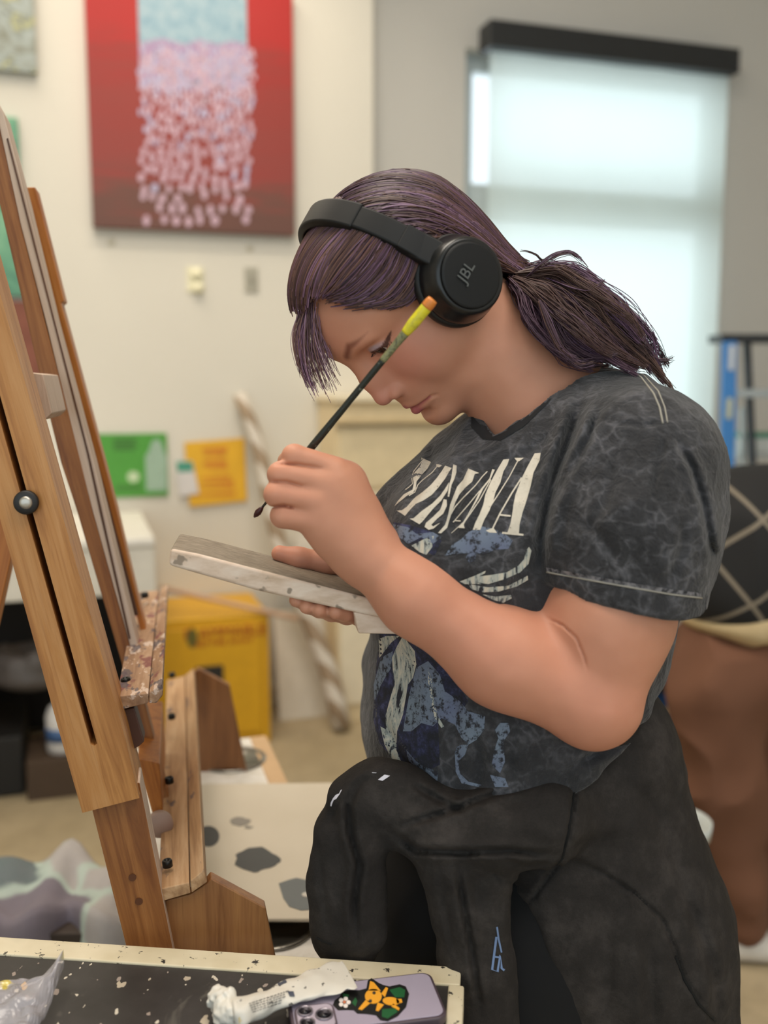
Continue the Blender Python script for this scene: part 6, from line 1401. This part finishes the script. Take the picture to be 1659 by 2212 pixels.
# second person, bending forward beyond the right edge
YS = 2.30; P2 = empty('person', tuple(ZP(1590, 2010, 0)), 'person in dark plaid shirt and brown trousers bending over, cut off by right edge', 'person')
fx = 0.0
hipC = W(1575, 1400, YS); TOR = [ell(W(1590, 1270, YS), (.155, .17, .13), k=.06), ell(W(1640, 1170, YS), (.19, .18, .19), k=.08), ell(W(1800, 1210, YS), (.20, .19, .17), k=.08), cap(W(1900, 1190, YS - .14), W(1960, 1420, YS - .2), .065, .055, k=.05), cap(W(1960, 1420, YS - .2), W(2050, 1580, YS - .25), .048, .036, k=.03),
        cap(W(1900, 1190, YS + .14), W(1960, 1420, YS + .2), .065, .055, k=.05), cap(W(1960, 1420, YS + .2), W(2050, 1580, YS + .15), .048, .036, k=.03), ell(W(1905, 1235, YS), (.13, .19, .13), k=.06)]
def sh2(p): return fold(p, 9, 9, 7, .010)
vv, ff = sdf_mesh(TOR[:3] + [TOR[3], TOR[5], TOR[7]] + [plane(W(1500, 1335, YS), nrm(V(-.22, 0, -1)), 'i', .01)], W(1350, 1700, YS) - V(0, .5, 0), W(2200, 800, YS) + V(0, .5, 0), .009, sh2, dmax=.02)
m = Mat('plaid_shirt', None, .85); P = m.coord('Position', rot=(0, R(38), 0)); sp = m.n('ShaderNodeSeparateXYZ'); m.l(P, sp.inputs[0])
def line_(o_, per, w_, ph): 
    t_ = m.math('FRACT', m.math('ADD', m.math('MULTIPLY', o_, 1 / per), ph)); return m.math('LESS_THAN', t_, w_)
ln_ = m.math('MAXIMUM', line_(sp.outputs['X'], .135, .07, .1), line_(sp.outputs['Z'], .135, .07, .45)); m.base(m.mix(ln_, '#1d1d1e', '#857b6c'))
link('shirt', mesh_np(vv, ff), m.m, P2)
SK2 = [TOR[4], TOR[6], TOR[3], TOR[5], cap(W(1930, 1240, YS), W(2010, 1330, YS), .055, .05, k=.03), ell(W(2060, 1400, YS), (.085, .075, .105), k=.02), ell(W(2110, 1400, YS), (.03, .02, .03), k=.02),
       ell(W(2060, 1600, YS - .26), (.05, .02, .035), k=.02), ell(W(2060, 1600, YS + .14), (.05, .02, .035), k=.02)]
for hy in (YS - .26, YS + .14):
    for k in range(5): SK2 += [cap(W(2070 + 8 * k, 1610, hy - .03 + .015 * k), W(2085 + 9 * k, 1660 - abs(k - 2) * 6, hy - .035 + .018 * k), .010, .007, k=.006)]
SK2 += [ell(W(1800, 1230, YS), (.12, .12, .10), k=.08), ell(W(1600, 1320, YS), (.13, .14, .10), k=.08)] + shrink([TOR[1], TOR[2], TOR[7]], .02)
vv, ff = sdf_mesh(SK2, W(1350, 1800, YS) - V(0, .6, 0), W(2350, 900, YS) + V(0, .6, 0), .006); me = mesh_np(vv, ff); setcol(me, 'tint', np.tile(np.array(srgb('#d3a08a')), (len(vv), 1))); link('body', me, M_skin, P2)
vv, ff = sdf_mesh([ell(W(2050, 1385, YS), (.10, .088, .10), k=.02), plane(W(2080, 1420, YS), nrm(V(.6, 0, -.8)), 'i', .01)], W(1900, 1600, YS) - V(0, .3, 0), W(2250, 1200, YS) + V(0, .3, 0), .006); link('hair', mesh_np(vv, ff), simple('hair_brown', '#3a2a20', .6), P2)
vv, ff = sdf_mesh([ell(W(1640, 1310, YS), (.155, .17, .06), k=.04), ell(W(1600, 1330, YS), (.15, .165, .05), k=.04)], W(1350, 1500, YS) - V(0, .4, 0), W(1900, 1200, YS) + V(0, .4, 0), .007, sh2, dmax=.01); link('undershirt', mesh_np(vv, ff), simple('undershirt_cream', '#cdb68c', .8), P2)
zc = ZP(1590, 2010, 0); 
def at(px, py, dy=0): return W(px, py, YS + dy)
TR2 = [ell(at(1580, 1440), (.150, .165, .15), k=.06)] + chain([at(1545, 1500, -.07), at(1560, 1700, -.07), at(1595, 1900, -.07), at(1602, 1985, -.07)], [.105, .088, .070, .066], k=.04) + chain([at(1610, 1500, .09), at(1650, 1700, .09), at(1640, 1880, .09), at(1630, 1950, .09)], [.105, .085, .068, .064], k=.04)
TR2 += [plane(at(1500, 1322), nrm(V(-.05, 0, 1)), 'i', .01)]
vv, ff = sdf_mesh(TR2, at(1350, 2150) - V(0, .45, 0), at(1850, 1200) + V(0, .45, 0), .008, lambda p: fold(p, 10, 10, 8, .012), dmax=.02)
link('trousers', mesh_np(vv, ff), simple('brown_trousers', '#6f4a36', .9, var=.08, sc=8), P2)
for (px_, dy) in ((1592, -.07), (1625, .09)):
    c_ = W(px_, 2000, YS + dy); c_ = V(c_[0], c_[1], 0)
    vv, ff = sdf_mesh([cap(c_ + V(-.03, 0, .045), c_ + V(.12, -.02, .032), .042, .034, k=.02), cap(c_ + V(-.01, 0, .05), c_ + V(0, 0, .10), .04, .04, k=.02), plane(V(0, 0, .001), (0, 0, -1), 'i', .004)], c_ - V(.25, .25, .01), c_ + V(.25, .25, .16), .006)
    link('shoe', mesh_np(vv, ff), simple('white_shoe', '#d5cfc6', .6), P2)
